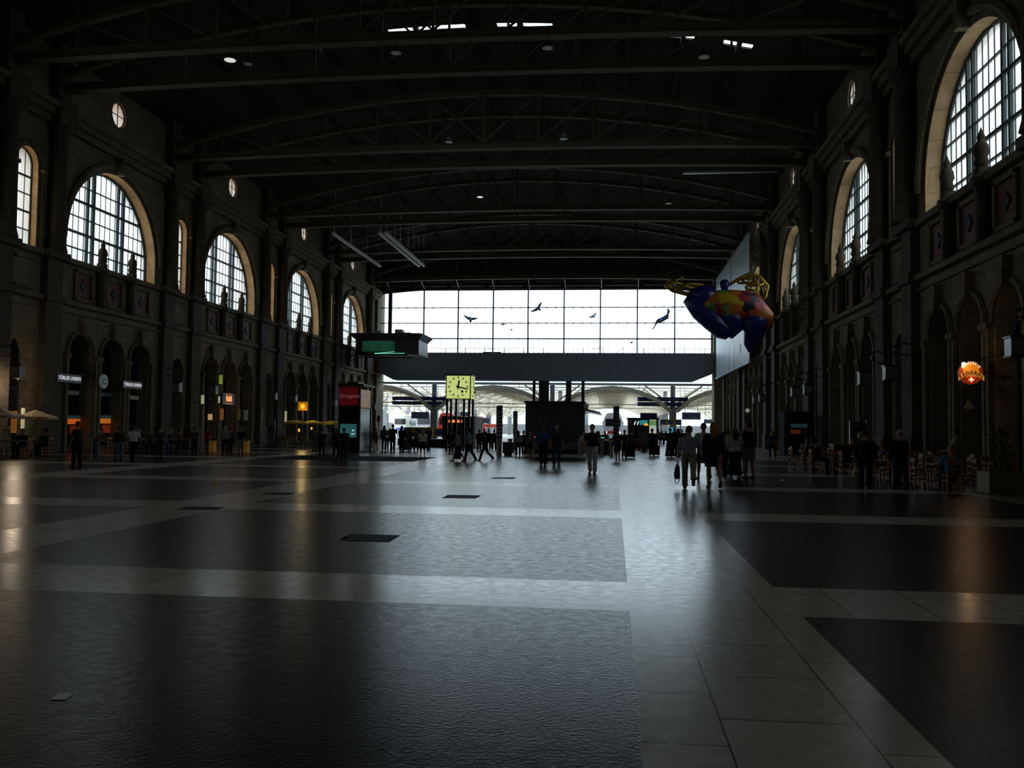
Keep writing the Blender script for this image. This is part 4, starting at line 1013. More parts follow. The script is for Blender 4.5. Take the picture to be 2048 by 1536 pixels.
cr = n.new('ShaderNodeValToRGB'); cr.color_ramp.elements[0].color = (.55, .57, .68, 1); cr.color_ramp.elements[1].color = (.12, .10, .16, 1); cr.color_ramp.elements[1].position = 1.0; dv = n.new('ShaderNodeMath'); dv.operation = 'MULTIPLY'; dv.inputs[1].default_value = .55
l.new(ad.outputs[0], dv.inputs[0]); l.new(dv.outputs[0], cr.inputs[0]); l.new(cr.outputs[0], n['Principled BSDF'].inputs['Base Color'])

# -- the walkers on the right of the granite strip
pm = person(1378, 978, 852, -4, 'person in a plaid shirt and khaki trousers walking away with a hand bag', bot=KH, hair='brown', legs=(10, 4, -22, 38), arms=((4, 10, 6), (10, 14, 20)), sleeve='long', near=True, pattern=plaid, kind='trousers')
hd = hand_of(pm, 'l')
bag = thing('holdall_bag', 'dark holdall with a long drooping strap carried by the person in plaid', 'bag', hd, 0)
s = MB(); s.tube([(0, 0, -.10), (-.01, 0, -.16), (-.02, 0, -.35), (-.02, 0, -.44), (-.02, 0, -.5)], [(.02, .05), (.06, .13), (.085, .17), (.085, .17), (.06, .14)], 12); s.build('body', cloth((.03, .025, .05)), bag, smooth=True)
s = MB(); s.tube([(-.05, 0, -.13), (-.02, 0, 0), (.02, 0, -.13)], .012, 6); s.build('handle', M_BLACK, bag)
s = MB(); s.tube([(-.08, 0, -.46), (-.07, 0, -.58), (-.02, 0, -.64), (.03, 0, -.58), (.05, 0, -.46)], .013, 6); s.build('strap', M_BLACK, bag)
person(1427, 977, 845, 2, 'person with long light brown hair in a short navy dress walking away', top=(.015, .025, .06), hair='ginger', longhair=True, legs=(8, 3, -18, 26), arms=((4, 12, 8), (6, 10, 14)), kind='dress', sleeve='long', near=True, fem=True, shoe=(.05, .03, .03))
person(1407, 959, 846, 8, 'person in a white top and dark skirt half hidden beside the plaid shirt', top=W, bot=BK, hair='brown', legs=(14, 6, -14, 22), arms=((20, 16, 70), (10, 12, 20)), kind='skirt', sleeve='short', near=True, fem=True)
person(1470, 958, 857, 10, 'person with dark long hair, white top and long black skirt, seen from behind', top=W, bot=BK, hair='dark', longhair=True, legs=(3, 2, -3, 3), arms=((10, 10, 30), (20, 10, 60)), kind='longskirt', near=True, fem=True, shoe=(.4, .38, .36))
person(1456, 953, 859, -15, 'person in a grey T-shirt with a shoulder bag beside the long black skirt', top=(.26, .27, .28), bot=BK, hair='brown', legs=(4, 2, -4, 3), arms=((6, 8, 20), (6, 8, 20)), near=True)
person(1484, 951, 860, 185, 'person in a checked pinkish shirt facing the camera between two others', top=(.30, .22, .23), bot=(.05, .04, .05), hair='red', legs=(3, 2, -3, 2), arms=((20, 8, 60), (20, 8, 60)), near=True)
person(1498, 957, 844, 40, 'tall person in a black T-shirt and khaki shorts standing by the arcade side', top=BK, bot=(.17, .16, .11), hair='dark', legs=(2, 1, -3, 2), arms=((10, 6, 20), (4, 8, 10)), kind='shorts', near=True, shoe=(.05, .03, .02))
# -- middle distance, centre
p7 = person(1184, 947, 849, 172, 'person in a black shirt and white trousers holding a phone to one ear', top=(.015, .012, .025), bot=(.62, .62, .62), hair='dark', legs=(8, 3, -10, 12), arms=((30, 10, 130), (4, 8, 12)), near=True)
hd = hand_of(p7, 'l'); ph = thing('phone', 'dark phone held at the ear of the person in white trousers', 'phone', hd, 0); s = MB(); s.box((0, 0, .05), (.02, .07, .13)); s.build('case', M_BLACK, ph)
person(1086, 931, 853, 176, 'person in a royal blue shirt and black trousers walking towards the camera', top=(.03, .08, .22), bot=BK, hair='dark', legs=(8, 3, -9, 10), arms=((6, 9, 12), (-6, 9, 12)), near=True, skin=SKIND)
person(1113, 931, 851, 186, 'bald-looking person in a dark printed T-shirt and blue jeans', top=(.02, .04, .06), bot=JEAN, hair='grey', legs=(-10, 18, 6, 3), arms=((-4, 9, 12), (8, 9, 16)), near=True)
person(1168, 912, 862, 200, 'person in a white top leaning beside the dark kiosk', top=W, bot=GR, hair='dark', arms=((12, 10, 60), (10, 8, 40)), kind='shorts')
person(970, 922, 862, 95, 'person in black striding past the tall navy column', top=BK, bot=(.02, .015, .02), hair='dark', legs=(22, 6, -18, 26), arms=((20, 4, 40), (-10, 4, 20)), sleeve='long')
person(915, 923, 864, 80, 'person in a pale top and long dark blue skirt walking by the clock', top=(.30, .34, .34), bot=(.02, .04, .09), hair='dark', legs=(16, 4, -14, 18), arms=((30, 6, 20), (-18, 6, 20)), kind='longskirt', fem=True)
person(938, 923, 857, 84, 'person in a light blue shirt and dark cap walking close behind the skirt', top=LB, bot=(.03, .035, .04), hair='black', legs=(14, 4, -14, 16), arms=((14, 6, 20), (-10, 6, 16)), hat=(.02, .02, .02))
person(845, 914, 858, 4, 'person with long blond hair, white blouse and black skirt standing by the floor mat', top=(.85, .78, .68), bot=BK, hair='blond', longhair=True, legs=(3, 1, -3, 2), arms=((3, 8, 8), (3, 8, 8)), kind='skirt', fem=True, shoe=(.25, .03, .05), skin=cloth((.02, .025, .05)) and SKIN)
person(1235, 921, 860, 170, 'person in a dark top and shorts with a yellow and blue bag at the waist', top=(.03, .03, .05), bot=(.02, .02, .06), hair='brown', legs=(6, 3, -10, 16), arms=((8, 8, 40), (8, 8, 20)), kind='shorts')
bb = gnd(1227, 921); r = thing('shoulder_bag', 'yellow and blue shoulder bag beside the navy column', 'bag', (bb.x, bb.y-.05, .78)); s = MB(); s.box((0, 0, .12), (.34, .12, .22)); s.build('body', mat('bag_blue', (.03, .05, .3), .6), r); s = MB(); s.prism([(-.17, -.07, .1), (.12, -.07, .23), (-.17, -.07, .23)], (0, .01, 0)); s.build('yellow_flap', M_YEL, r); s = MB(); s.tube([(-.15, 0, .22), (0, 0, .5), (.15, 0, .22)], .012, 5); s.build('strap', M_BLACK, r)
CR_ = 'travellers waiting in the crowd under the platform signs'
def crowd(lst):
    for (px, fy, hy, ang, top, bot, hair, kind, lab) in lst:
        R = random.Random(px*7+fy); st = R.choice(((12, 4, -12, 14), (3, 1, -3, 2), (-10, 12, 10, 3), (4, 2, -2, 2)))
        person(px, fy, hy, ang, lab, top=top, bot=bot, hair=hair, kind=kind, legs=st, arms=((R.uniform(-5, 20), R.uniform(5, 10), R.uniform(8, 60)), (R.uniform(-5, 20), R.uniform(5, 10), R.uniform(8, 60))),
               fem=kind in ('skirt', 'dress', 'gown', 'longskirt'), longhair=R.random() < .4, sleeve=R.choice(('short', 'long')))
crowd([
 (768, 901, 851, 10, (.13, .14, .14), BK, 'dark', 'trousers', 'person in a grey shirt at the edge of the crowd next to the corner pier'),
 (779, 898, 857, 30, BK, BK, 'dark', 'trousers', 'short dark-clothed person behind the grey shirt by the corner pier'),
 (785, 902, 849, 0, (.05, .045, .04), BK, 'dark', 'trousers', 'tall dark-haired person in a dark jacket in the waiting crowd'),
 (803, 902, 852, -10, (.015, .02, .03), BK, 'black', 'trousers', 'person in a dark hooded jacket standing before the blue-grey train'),
 (819, 901, 857, 20, (.10, .05, .05), BK, 'brown', 'trousers', 'person in a brownish top between the hooded jacket and the grey back'),
 (832, 902, 857, 5, (.14, .125, .12), BK, 'dark', 'trousers', 'broad person in a taupe shirt beside the white blouse'),
 (857, 899, 854, 160, (.04, .035, .09), BK, 'dark', 'trousers', 'person in a violet-navy top behind the white blouse'),
 (740, 898, 861, 40, (.06, .05, .05), BK, 'brown', 'trousers', 'dim figure standing at the foot of the corner pier'),
 (751, 897, 862, -60, (.12, .05, .06), BK, 'dark', 'skirt', 'dim figure in a pinkish top next to the corner pier'),
 (902, 905, 862, 20, NV, BK, 'dark', 'trousers', 'person in navy standing between the clock legs'),
 (921, 898, 858, 0, (.02, .05, .10), BK, 'dark', 'trousers', 'person in a dark blue coat under the clock'),
 (958, 901, 862, 10, (.16, .03, .03), BK, 'dark', 'trousers', 'person in a dark red top just past the clock'),
 (968, 899, 858, -10, BK, BK, 'brown', 'trousers', 'dark figure behind the striding person in black'),
 (977, 898, 860, 20, (.08, .07, .05), BK, 'brown', 'trousers', 'person in a drab jacket under the orange-red strip'),
 (988, 900, 861, 0, NV, BK, 'dark', 'trousers', 'dark blue figure just before the tall navy column'),
 (1036, 911, 864, 15, (.30, .28, .27), BK, 'dark', 'trousers', 'person with a pale top, first of three beside the dark kiosk'),
 (1047, 911, 861, 175, (.03, .03, .05), BK, 'black', 'trousers', 'person with black hair, middle of three beside the dark kiosk'),
 (1060, 912, 866, 190, (.15, .14, .10), BK, 'brown', 'skirt', 'person in a beige-grey top, closest of three to the dark kiosk'),
 (1210, 904, 862, 0, (.02, .12, .06), BK, 'dark', 'trousers', 'person in a green top behind the counter beyond the phone user'),
 (1197, 908, 862, 20, (.09, .03, .03), BK, 'dark', 'trousers', 'person in dark red behind the person in white trousers'),
 (1249, 915, 860, 10, (.04, .035, .03), BK, 'brown', 'trousers', 'person pulling the first black suitcase, next to the tan shorts'),
 (1264, 907, 861, 5, (.06, .045, .06), BK, 'dark', 'trousers', 'person in a plum-dark jacket before the newsstand'),
 (1281, 902, 863, 80, (.05, .05, .05), (.22, .02, .05), 'dark', 'trousers', 'person in crimson trousers walking before the newsstand'),
 (1288, 904, 860, 75, (.15, .16, .11), (.10, .13, .14), 'brown', 'trousers', 'person in an olive-grey top beside the crimson trousers'),
 (1304, 912, 857, 0, (.03, .035, .03), BK, 'brown', 'trousers', 'person with a dark backpack pulling a black suitcase past the lit poster'),
 (1296, 903, 860, 100, (.03, .03, .04), JEAN, 'dark', 'trousers', 'person in jeans and pink shoes half behind the backpack'),
 (1317, 890, 859, 170, (.40, .30, .26), (.03, .04, .07), 'brown', 'trousers', 'small figure in a pale top just beyond the newsstand'),
 (1324, 891, 861, 0, (.03, .04, .08), (.03, .04, .07), 'dark', 'trousers', 'small figure in blue beside the amber-framed panels'),
 (1331, 889, 862, 30, (.05, .05, .06), BK, 'dark', 'trousers', 'small dark figure below the amber-framed panels'),
 (1340, 914, 856, 5, (.012, .012, .016), BK, 'black', 'gown', 'person in a floor-length black gown and head scarf'),
 (1356, 914, 857, 0, (.025, .025, .025), (.02, .05, .06), 'dark', 'trousers', 'person in dark clothes next to the long black gown'),
 (1349, 897, 857, 20, (.05, .05, .05), BK, 'grey', 'trousers', 'grey-haired figure behind the long black gown'),
 (1364, 899, 859, -10, (.16, .05, .04), BK, 'dark', 'trousers', 'person in a brick red top left of the plaid shirt'),
 (1372, 897, 860, 0, (.3, .26, .24), BK, 'brown', 'trousers', 'pale-faced figure just behind the plaid shirt'),
 (1446, 936, 864, 10, (.05, .04, .04), BK, 'dark', 'trousers', 'dim person with a red suitcase behind the navy dress'),
 (1545, 915, 862, 150, (.02, .05, .09), (.02, .03, .06), 'dark', 'trousers', 'dim figure in dark blue walking by the cafe edge'),
 (153, 935, 843, 80, (.035, .03, .02), BK, 'red', 'trousers', 'dark-clothed person striding past the cream umbrellas'),
 (237, 919, 858, 60, (.06, .015, .02), (.12, .20, .22), 'dark', 'trousers', 'person in a maroon top and pale blue jeans in front of the arcade'),
 (388, 909, 862, 10, (.08, .08, .08), BK, 'dark', 'trousers', 'person in a dim grey top beside the pale steel post'),
 (415, 903, 862, 170, (.22, .02, .04), (.10, .03, .02), 'dark', 'trousers', 'person in a crimson top just past the pale steel post'),
 (449, 908, 853, 20, (.28, .28, .27), BK, 'grey', 'trousers', 'grey-haired person in a light grey top below the lit initials'),
 (460, 905, 856, 0, (.08, .08, .10), BK, 'dark', 'trousers', 'dim person between the light grey top and the grey trousers'),
 (481, 906, 855, 30, BK, (.20, .20, .20), 'grey', 'trousers', 'person in a black top and light grey trousers'),
 (630, 903, 857, 60, (.16, .14, .15), (.10, .12, .13), 'dark', 'trousers', 'person in a pale patterned top under the yellow parasols'),
 (643, 914, 858, 20, (.06, .025, .025), BK, 'dark', 'trousers', 'person in dark maroon standing under the yellow parasols'),
 (660, 905, 860, 160, (.28, .25, .23), (.02, .22, .10), 'dark', 'skirt', 'person in a pale top and green skirt near the glass pavilion'),
 (672, 915, 860, 30, (.06, .03, .03), BK, 'brown', 'trousers', 'person in brown-black clothes next to the green skirt'),
 (687, 917, 856, 20, (.03, .02, .02), BK, 'black', 'trousers', 'person with long dark hair in front of the glass pavilion'),
 (318, 913, 861, 40, (.06, .06, .055), BK, 'dark', 'trousers', 'dim standing figure next to the seated group by the arcade'),
])
w_ = person(266, 921, 851, 8, 'person in a bright white shirt and black trousers by the arcade', top=(.92, .92, .88), bot=BK, hair='black', legs=(10, 3, -14, 16), arms=((4, 10, 20), (4, 10, 16)), sleeve='short')
ps = person(1731, 976, 861, -25, 'person in a dark suit standing at the cafe with a yellow bag', top=(.018, .022, .025), bot=BK, hair='brown', legs=(3, 1, -3, 2), arms=((4, 8, 12), (10, 8, 30)), sleeve='long', near=True)
person(1800, 978, 861, 20, 'person with white hair, black jacket and dark jeans by the cafe chairs', top=(.012, .012, .014), bot=(.02, .035, .09), hair='grey', legs=(3, 1, -8, 8), arms=((5, 8, 12), (5, 8, 20)), sleeve='long', near=True)
HB = hand_of(ps, 'l')
def yellow_bag():
    g = HB - Vector((0, 0, .42)); r = thing('carrier_bag', 'yellow and white carrier bag held by the person in the dark suit', 'bag', g); s = MB()
    s.prism([(-.1, -.05, 0), (.1, -.05, 0), (.07, -.05, .3), (-.03, -.05, .3)], (0, .1, 0)); s.build('body', mat('bag_yellow', (.7, .42, .02), .6), r)
    s = MB(); s.prism([(-.06, -.06, .12), (.06, -.06, .12), (.04, -.06, .26), (-.01, -.06, .26)], (0, .01, 0)); s.build('white_print', M_WHITE, r)
    s = MB(); s.tube([(-.02, 0, .3), (.0, 0, .42), (.05, 0, .3)], .008, 5); s.build('handle', M_YEL, r)
yellow_bag()
def suitcase(px, fy, w, h, col, label, rz=0.0):
    g = gnd(px, fy); r = thing('wheeled_suitcase', label, 'suitcase', (g.x, g.y-.1, 0), rz); s = MB()
    s.bx(-w/2, w/2, -.14, .14, .07, h); o = s.build('shell', cloth(col), r); bv = o.modifiers.new('b', 'BEVEL'); bv.width = .04; bv.segments = 3
    s = MB(); s.bx(-w*.32, w*.32, -.165, -.14, .15, h*.6); s.build('front_pocket', cloth(col), r)
    s = MB()
    for e in (-w*.38, w*.38): s.tube([(e-.02, 0, .04), (e+.02, 0, .04)], .04, 8)
    s.split('wheel', M_BLACK, r)
    s = MB(); s.tube([(-.12, .1, h-.02), (-.12, .1, h+.35), (.12, .1, h+.35), (.12, .1, h-.02)], .012, 6); s.build('pull_handle', M_GALV, r)
suitcase(1259, 916, .62, .75, BK, 'big black suitcase beside the person next to the tan shorts')
suitcase(1311, 912, .50, .66, BK, 'black suitcase pulled past the newsstand poster')
suitcase(1442, 945, .42, .62, (.16, .02, .025), 'dark red suitcase standing behind the navy dress')
suitcase(814, 902, .42, .42, (.10, .10, .08), 'small grey-green suitcase among the waiting crowd')

# ================================================================ furniture and cafe on the right
M_WOOD = mat('orange_beech', (.42, .16, .045), .35, var=.25, stretch=(1, 1, 6), vscale=6)
M_WOODT = mat('brown_table_wood', (.14, .06, .03), .35, var=.3, vscale=5)
def make_chair():
    r = thing('cafe_chair', '', 'chair', (0, 0, 0))
    s = MB(); s.bx(-.2, .2, -.2, .2, .43, .46); s.build('seat', M_WOOD, r)
    for x, y in ((-.18, -.18), (.18, -.18), (-.18, .18), (.18, .18)):
        s = MB(); s.bx(x-.02, x+.02, y-.02, y+.02, 0, .43 if y > 0 else .9); s.build('leg', M_WOOD, r)
    s = MB(); s.bx(-.18, .18, -.195, -.165, .78, .9); s.bx(-.18, .18, -.19, -.17, .60, .65); s.bx(-.02, .02, -.19, -.17, .62, .8); s.build('backrest', M_WOOD, r)
    s = MB(); s.bx(-.18, .18, .17, .19, .2, .23); s.bx(-.18, .18, -.19, -.17, .2, .23); s.bx(-.19, -.17, -.18, .18, .28, .31); s.bx(.17, .19, -.18, .18, .28, .31); s.split('stretcher', M_WOOD, r)
    return r
def make_table():
    r = thing('cafe_table', '', 'table', (0, 0, 0))
    s = MB(); s.bx(-.4, .4, -.4, .4, .71, .74); s.build('table_top', M_WOODT, r)
    s = MB(); s.tube([(0, 0, .03), (0, 0, .71)], .035, 8); s.build('pedestal', M_BLACK, r)
    s = MB(); s.bx(-.28, .28, -.04, .04, 0, .03); s.bx(-.04, .04, -.28, .28, 0, .03); s.build('foot', M_BLACK, r)
    return r
ch0 = make_chair(); tb0 = make_table(); used = [0, 0]
def place(kind, x, y, rz, label, group):
    i = 0 if kind == 'c' else 1; p = (ch0, tb0)[i]
    if not used[i]:
        used[i] = 1; o = p; o.location = (x, y, 0); o.rotation_euler = (0, 0, rz); o['label'] = label
    else: o = dup(p, (x, y, 0), rz, label)
    o['group'] = group; return o
TPOS = [(9.35, 27.0, 'nearest the planter box'), (9.0, 30.4, 'just beyond the table by the planter box'), (9.0, 33.8, 'behind the person with white hair'), (8.7, 37.4, 'third back along the hall edge'),
        (8.6, 41.2, 'near the blue poster stand'), (9.4, 45.0, 'farthest along the edge'), (11.5, 28.6, 'close to the arcade wall'), (11.4, 32.6, 'behind the magenta top'), (11.4, 36.8, 'beneath the hanging lanterns')]
for i, (x, y, w) in enumerate(TPOS):
    place('t', x, y, 0, 'square brown cafe table ' + w, 'cafe tables')
    for k, (dx, dy, rz, nm) in enumerate(((-.66, 0, -PI/2, 'hall side'), (.66, 0, PI/2, 'arcade side'), (0, -.66, 0, 'near side'), (0, .66, PI, 'far side'))):
        if i in (3, 5) and k == 1: continue
        place('c', x+dx, y+dy, rz, 'beech chair, ' + nm + ' of the table ' + w, 'beech cafe chairs')
SEATL = [(0, 'person in a pink top seated with their back to the hall, by the white card', (.30, .025, .13), 'dark', -.62, 0, 7), (1, 'person in a dark jacket and flat pale cap seated at the cafe', (.03, .028, .03), 'grey', 0, 0, 0)]
def seated(x, y, ang, label, top, hair, longhair=False, hat=None, bot=BK, near=True):
    return person(0, 0, 0, ang, label, top=top, bot=bot, hair=hair, longhair=longhair, legs=(82, 82, 84, 80), arms=((35, 8, 60), (35, 8, 60)), seat=.53, near=near, hat=hat, pos=(x, y, 0), h=1.70)
seated(9.0, 29.78, 0, 'person in a magenta top seated with their back to the hall', (.30, .03, .14), 'dark')
seated(9.35, 26.38, 0, 'blond person in a bright blue patterned top seated by the planter', (.03, .22, .42), 'blond', True)
seated(11.4, 31.98, 10, 'person in a dark jacket and pale cap seated by the arcade', (.03, .028, .03), 'grey', hat=(.22, .19, .18))
seated(9.62, 33.8, 90, 'person in a violet-grey shirt seated beyond the white-haired person', (.12, .12, .2), 'brown')
seated(8.6, 40.58, 0, 'person in a dark top seated near the blue poster stand', BK, 'dark', bot=BK)
seated(8.08, 37.4, -90, 'person in a black top seated at the hall edge of the cafe', (.02, .02, .02), 'dark')
seated(9.4, 45.62, 180, 'person in a pale shirt reading at the farthest cafe table', (.34, .26, .24), 'dark')
person(1846, 962, 858, 60, 'waiter in a white shirt and dark waistcoat behind the magenta top', top=(.36, .40, .40), bot=BK, hair='dark', legs=(3, 1, -3, 1), arms=((20, 6, 50), (20, 6, 50)), sleeve='long', near=True, pos=(11.0, 30.6, 0))
for x, y, a, lb in ((11.55, 24.6, 120, 'dim person with a reddish face in dark clothes beyond the planter'), (12.2, 24.9, 110, 'dim person in dark clothes at the edge of the frame beyond the planter')):
    seated(x, y, a, lb, (.01, .01, .012), 'dark')
# planter with a bushy plant
g = gnd(1972, 988); r = thing('planter_box', 'square pale planter box with a bushy evergreen by the cafe', 'planter', (10.35, 25.6, 0))
s = MB(); s.bx(-.45, .45, -.4, .4, .04, .6); s.build('box', mat('olive_planter', (.16, .14, .05), .6), r)
s = MB(); s.bx(-.475, -.45, -.41, .41, .04, .6); s.build('side_panel', mat('pale_side', (.5, .5, .36), .6), r)
s = MB(); s.bx(-.42, .42, -.37, .37, .56, .6); s.build('soil', M_DARK, r)
s = MB(); R = random.Random(3)
for k in range(520):
    a = R.uniform(0, 2*PI); z = R.uniform(.6, 1.75); rr = R.uniform(.05, .42)*(1-.35*abs(z-1.1)/.7); c = Vector((rr*math.cos(a), rr*math.sin(a), z)); d = Vector((R.uniform(-1, 1), R.uniform(-1, 1), R.uniform(-.3, 1))).normalized()*.09; n_ = d.cross(Vector((R.uniform(-1, 1), R.uniform(-1, 1), 1))).normalized()*.028
    s.add([c, c+d*.5+n_, c+d, c+d*.5-n_], [(0, 1, 2, 3)])
s.build('foliage', mat('evergreen_leaf', (.02, .04, .012), .5, var=.4), r, fix=False)
s = MB(); s.tube([(0, 0, .58), (.02, 0, 1.3)], .03, 6); s.build('stem', M_WOODT, r)
# small things on the tables
def small(name, x, y, z, label, cat, fn, group=None):
    r = thing(name, label, cat, (x, y, z), 0, group); fn(r); return r
def menu(r, w=.14, h=.2, m=None):
    s = MB(); s.prism([(-w/2, -.05, 0), (-w/2, -.045, 0), (-w/2, 0, h)], (w, 0, 0)); s.prism([(-w/2, .05, 0), (-w/2, .045, 0), (-w/2, 0, h)], (w, 0, 0)); s.build('card', m or mat('cream_card', (.5, .44, .36), .7), r)
small('menu_card', 9.0, 30.2, .74, 'white folded card on the table of the magenta top', 'menu', menu)
small('menu_card', 9.2, 27.1, .74, 'beige folded card on the table by the planter box', 'menu', menu)
small('menu_card', 9.0, 33.6, .74, 'pale folded card on the table behind the white-haired person', 'menu', menu)
def glassy(r):
    s = MB(); s.lathe([(.03, 0), (.035, .12), (.032, .12), (.028, .01)], n=10); s.build('glass_body', mat('drinking_glass', (.7, .75, .75), .1, spec=.8), r, smooth=True)
for x, y, w in ((9.55, 26.85, 'near the planter'), (8.75, 30.6, 'beside the white card'), (8.5, 37.2, 'at the hall edge'), (8.4, 41.1, 'near the blue poster stand'), (9.2, 34.0, 'behind the white-haired person')):
    small('drinking_glass', x, y, .74, 'small pale glass on the cafe table ' + w, 'glass', glassy, 'glasses on the cafe tables')
# high counter with boxes, blue poster stand, booth
g = Vector((11.0, 41.0, 0))
r = thing('serving_counter', 'brown-topped cafe counter with boxes below the blue poster', 'counter', (11.0, 43.0, 0)); s = MB(); s.bx(-1.0, 1.0, -.35, .35, 0, 1.0); s.build('body', mat('counter_dark', (.03, .02, .015), .5), r); s = MB(); s.bx(-1.05, 1.05, -.42, .42, 1.0, 1.06); s.build('top', mat('counter_top', (.30, .12, .05), .4), r)
for i, (dx, dz, c, lb) in enumerate(((.0, 0, (.35, .13, .07), 'orange-printed carton on the counter'), (.32, 0, (.36, .33, .22), 'beige carton on the counter, lower one'), (.30, .26, (.36, .34, .26), 'beige carton on top of the lower beige one'), (.62, 0, (.30, .29, .2), 'beige carton at the arcade end of the counter'))):
    r = thing('carton', lb, 'box', (11.0+dx, 42.95, 1.06+dz)); s = MB(); s.bx(-.14, .14, -.14, .14, 0, .25); s.build('box_body', cloth(c), r); s = MB(); s.bx(-.06, .06, -.15, -.14, .08, .17); s.build('printed_patch', cloth((c[0]*.5, c[1]*.4, .1)), r)
r = thing('poster_stand', 'upright dark blue poster stand with white lines by the arcade', 'poster stand', (11.55, 44.5, 0)); s = MB(); s.bx(-.36, .36, -.04, .04, 1.05, 2.1); s.build('poster', M_NAVY, r)
s = MB(); s.bx(-.40, -.36, -.05, .05, 0, 2.15); s.bx(.36, .40, -.05, .05, 0, 2.15); s.split('post', M_GALV, r)
s = MB()
for z, a, b in ((1.9, -.25, .0), (1.6, -.18, .28), (1.45, -.12, .12), (1.28, -.2, .05), (1.28, .12, .2)): s.bx(a, b, -.05, -.04, z-.025, z+.025)
s.build('white_lettering', M_PALE, r)
s = MB(); s.bx(-.45, .45, -.25, .25, 0, .04); s.build('foot_plate', M_STEEL, r)
r = thing('ticket_booth', 'tall dark blue booth with teal and orange stripes by the arcade', 'booth', (11.9, 61.0, 0)); s = MB(); s.bx(-.9, .9, -.8, .8, 0, 2.9); s.build('body', mat('booth_blue', (.012, .02, .04), .85, spec=.1), r)
s = MB(); s.bx(-.5, .55, -.84, -.8, 1.85, 2.1); s.build('teal_stripe', mat('booth_teal', (.10, .25, .28), .5, emit=.06), r); s = MB(); s.bx(-.5, .1, -.84, -.8, 1.45, 1.72); s.build('orange_stripe', mat('booth_orange', (.5, .10, .03), .5, emit=.06), r); s = MB(); s.bx(.1, .55, -.84, -.8, 1.45, 1.72); s.build('violet_stripe', mat('booth_violet', (.12, .07, .15), .5), r)
r = thing('pole_sign', 'small square black and white sign on a pole beside the blue booth', 'sign', (10.85, 58.5, 0)); s = MB(); s.tube([(0, 0, 0), (0, 0, 3.0)], .04, 6); s.build('pole', M_STEEL, r); s = MB(); s.bx(-.16, .16, -.06, -.02, 2.98, 3.3); s.build('plate', M_BLACK, r)
s = MB()
for a, b in ((-.07, .07), (.08, .05), (0, -.08), (-.09, -.04)): s.ball((a, -.065, 3.14+b), (.035, .01, .035), 6)
s.build('white_print', M_WHITE, r)
r = thing('round_sign', 'small round lit clock-like sign on a pole above the black T-shirt', 'sign', (6.3, 42.0, 0)); zz = atY(1495, 821, 42.0); r.location.x = zz.x
s = MB(); s.tube([(0, 0, 0), (0, 0, zz.z)], .03, 6); s.build('pole', M_STEEL, r); s = MB(); s.tube([(0, -.03, zz.z), (0, .03, zz.z)], .09, 12); s.build('disc', mat('disc_light', (.8, .78, .6), .5, emit=.3), r); s = MB(); s.bx(-.015, .015, -.045, -.03, zz.z-.05, zz.z+.05); s.build('mark_print', M_BLACK, r)

# ---------------------------------------------------------------- box lanterns on the columns
def lantern(px, py, X, label):
    p = atX(px, py, X); i = 1 if X < 0 else -1; wall = WL if X < 0 else WR; L = abs(X-wall)
    r = thing('box_lantern', label, 'lantern', (X, p.y, p.z), 0, 'box lanterns on the arcade columns')
    s = MB(); s.bx(-.24, .24, -.24, .24, -.27, .27); s.build('frosted_box', mat('lantern_glass', (.22, .24, .23), .3), r)
    s = MB(); s.bx(-.28, .28, -.28, .28, .27, .33); s.lathe([(.2, .33), (.05, .5), (.03, .62)], n=8); s.build('cap', M_BLACK, r)
    s = MB(); s.bx(-.27, .27, -.27, .27, -.32, -.27); s.lathe([(.01, -.42), (.08, -.32)], n=8); s.build('base', M_BLACK, r)
    s = MB(); s.tube([(0, 0, .6), (0, 0, 1.1), (-i*L*.5, 0, 1.35), (-i*(L-.02), 0, 1.1)], .035, 6); s.tube([(0, 0, .95), (-i*(L-.02), 0, .7)], .025, 6)
    s.build('scroll_bracket', M_BLACK, r)
for px, py, X, lb in ((355, 775, WL+1.3, 'below the slender window past the lit shop names'), (428, 780, WL+1.3, 'just before the lime vertical sign'), (548, 793, WL+1.3, 'beyond the second steel post'), (588, 797, WL+1.3, 'before the orange square sign'), (668, 806, WL+1.3, 'beside the red pavilion sign'), (747, 814, WL+2.2, 'near the corner pier'),
        (36, 744, WL+1.3, 'above the cream umbrellas'), (1727, 757, WR-1.3, 'fourth along, over the blue poster stand'), (1779, 746, WR-1.3, 'over the person in the dark suit'), (1590, 784, WR-1.3, 'over the blue booth, hall side'), (1615, 779, WR-1.3, 'over the blue booth, cafe side'), (1512, 800, WR-1.3, 'above the tall person in black, farther'), (1524, 797, WR-1.3, 'above the tall person in black, nearer'), (2032, 694, WR-1.3, 'beyond the lit round brasserie sign')):
    lantern(px, py, X, 'frosted box lantern on a bracket ' + lb)

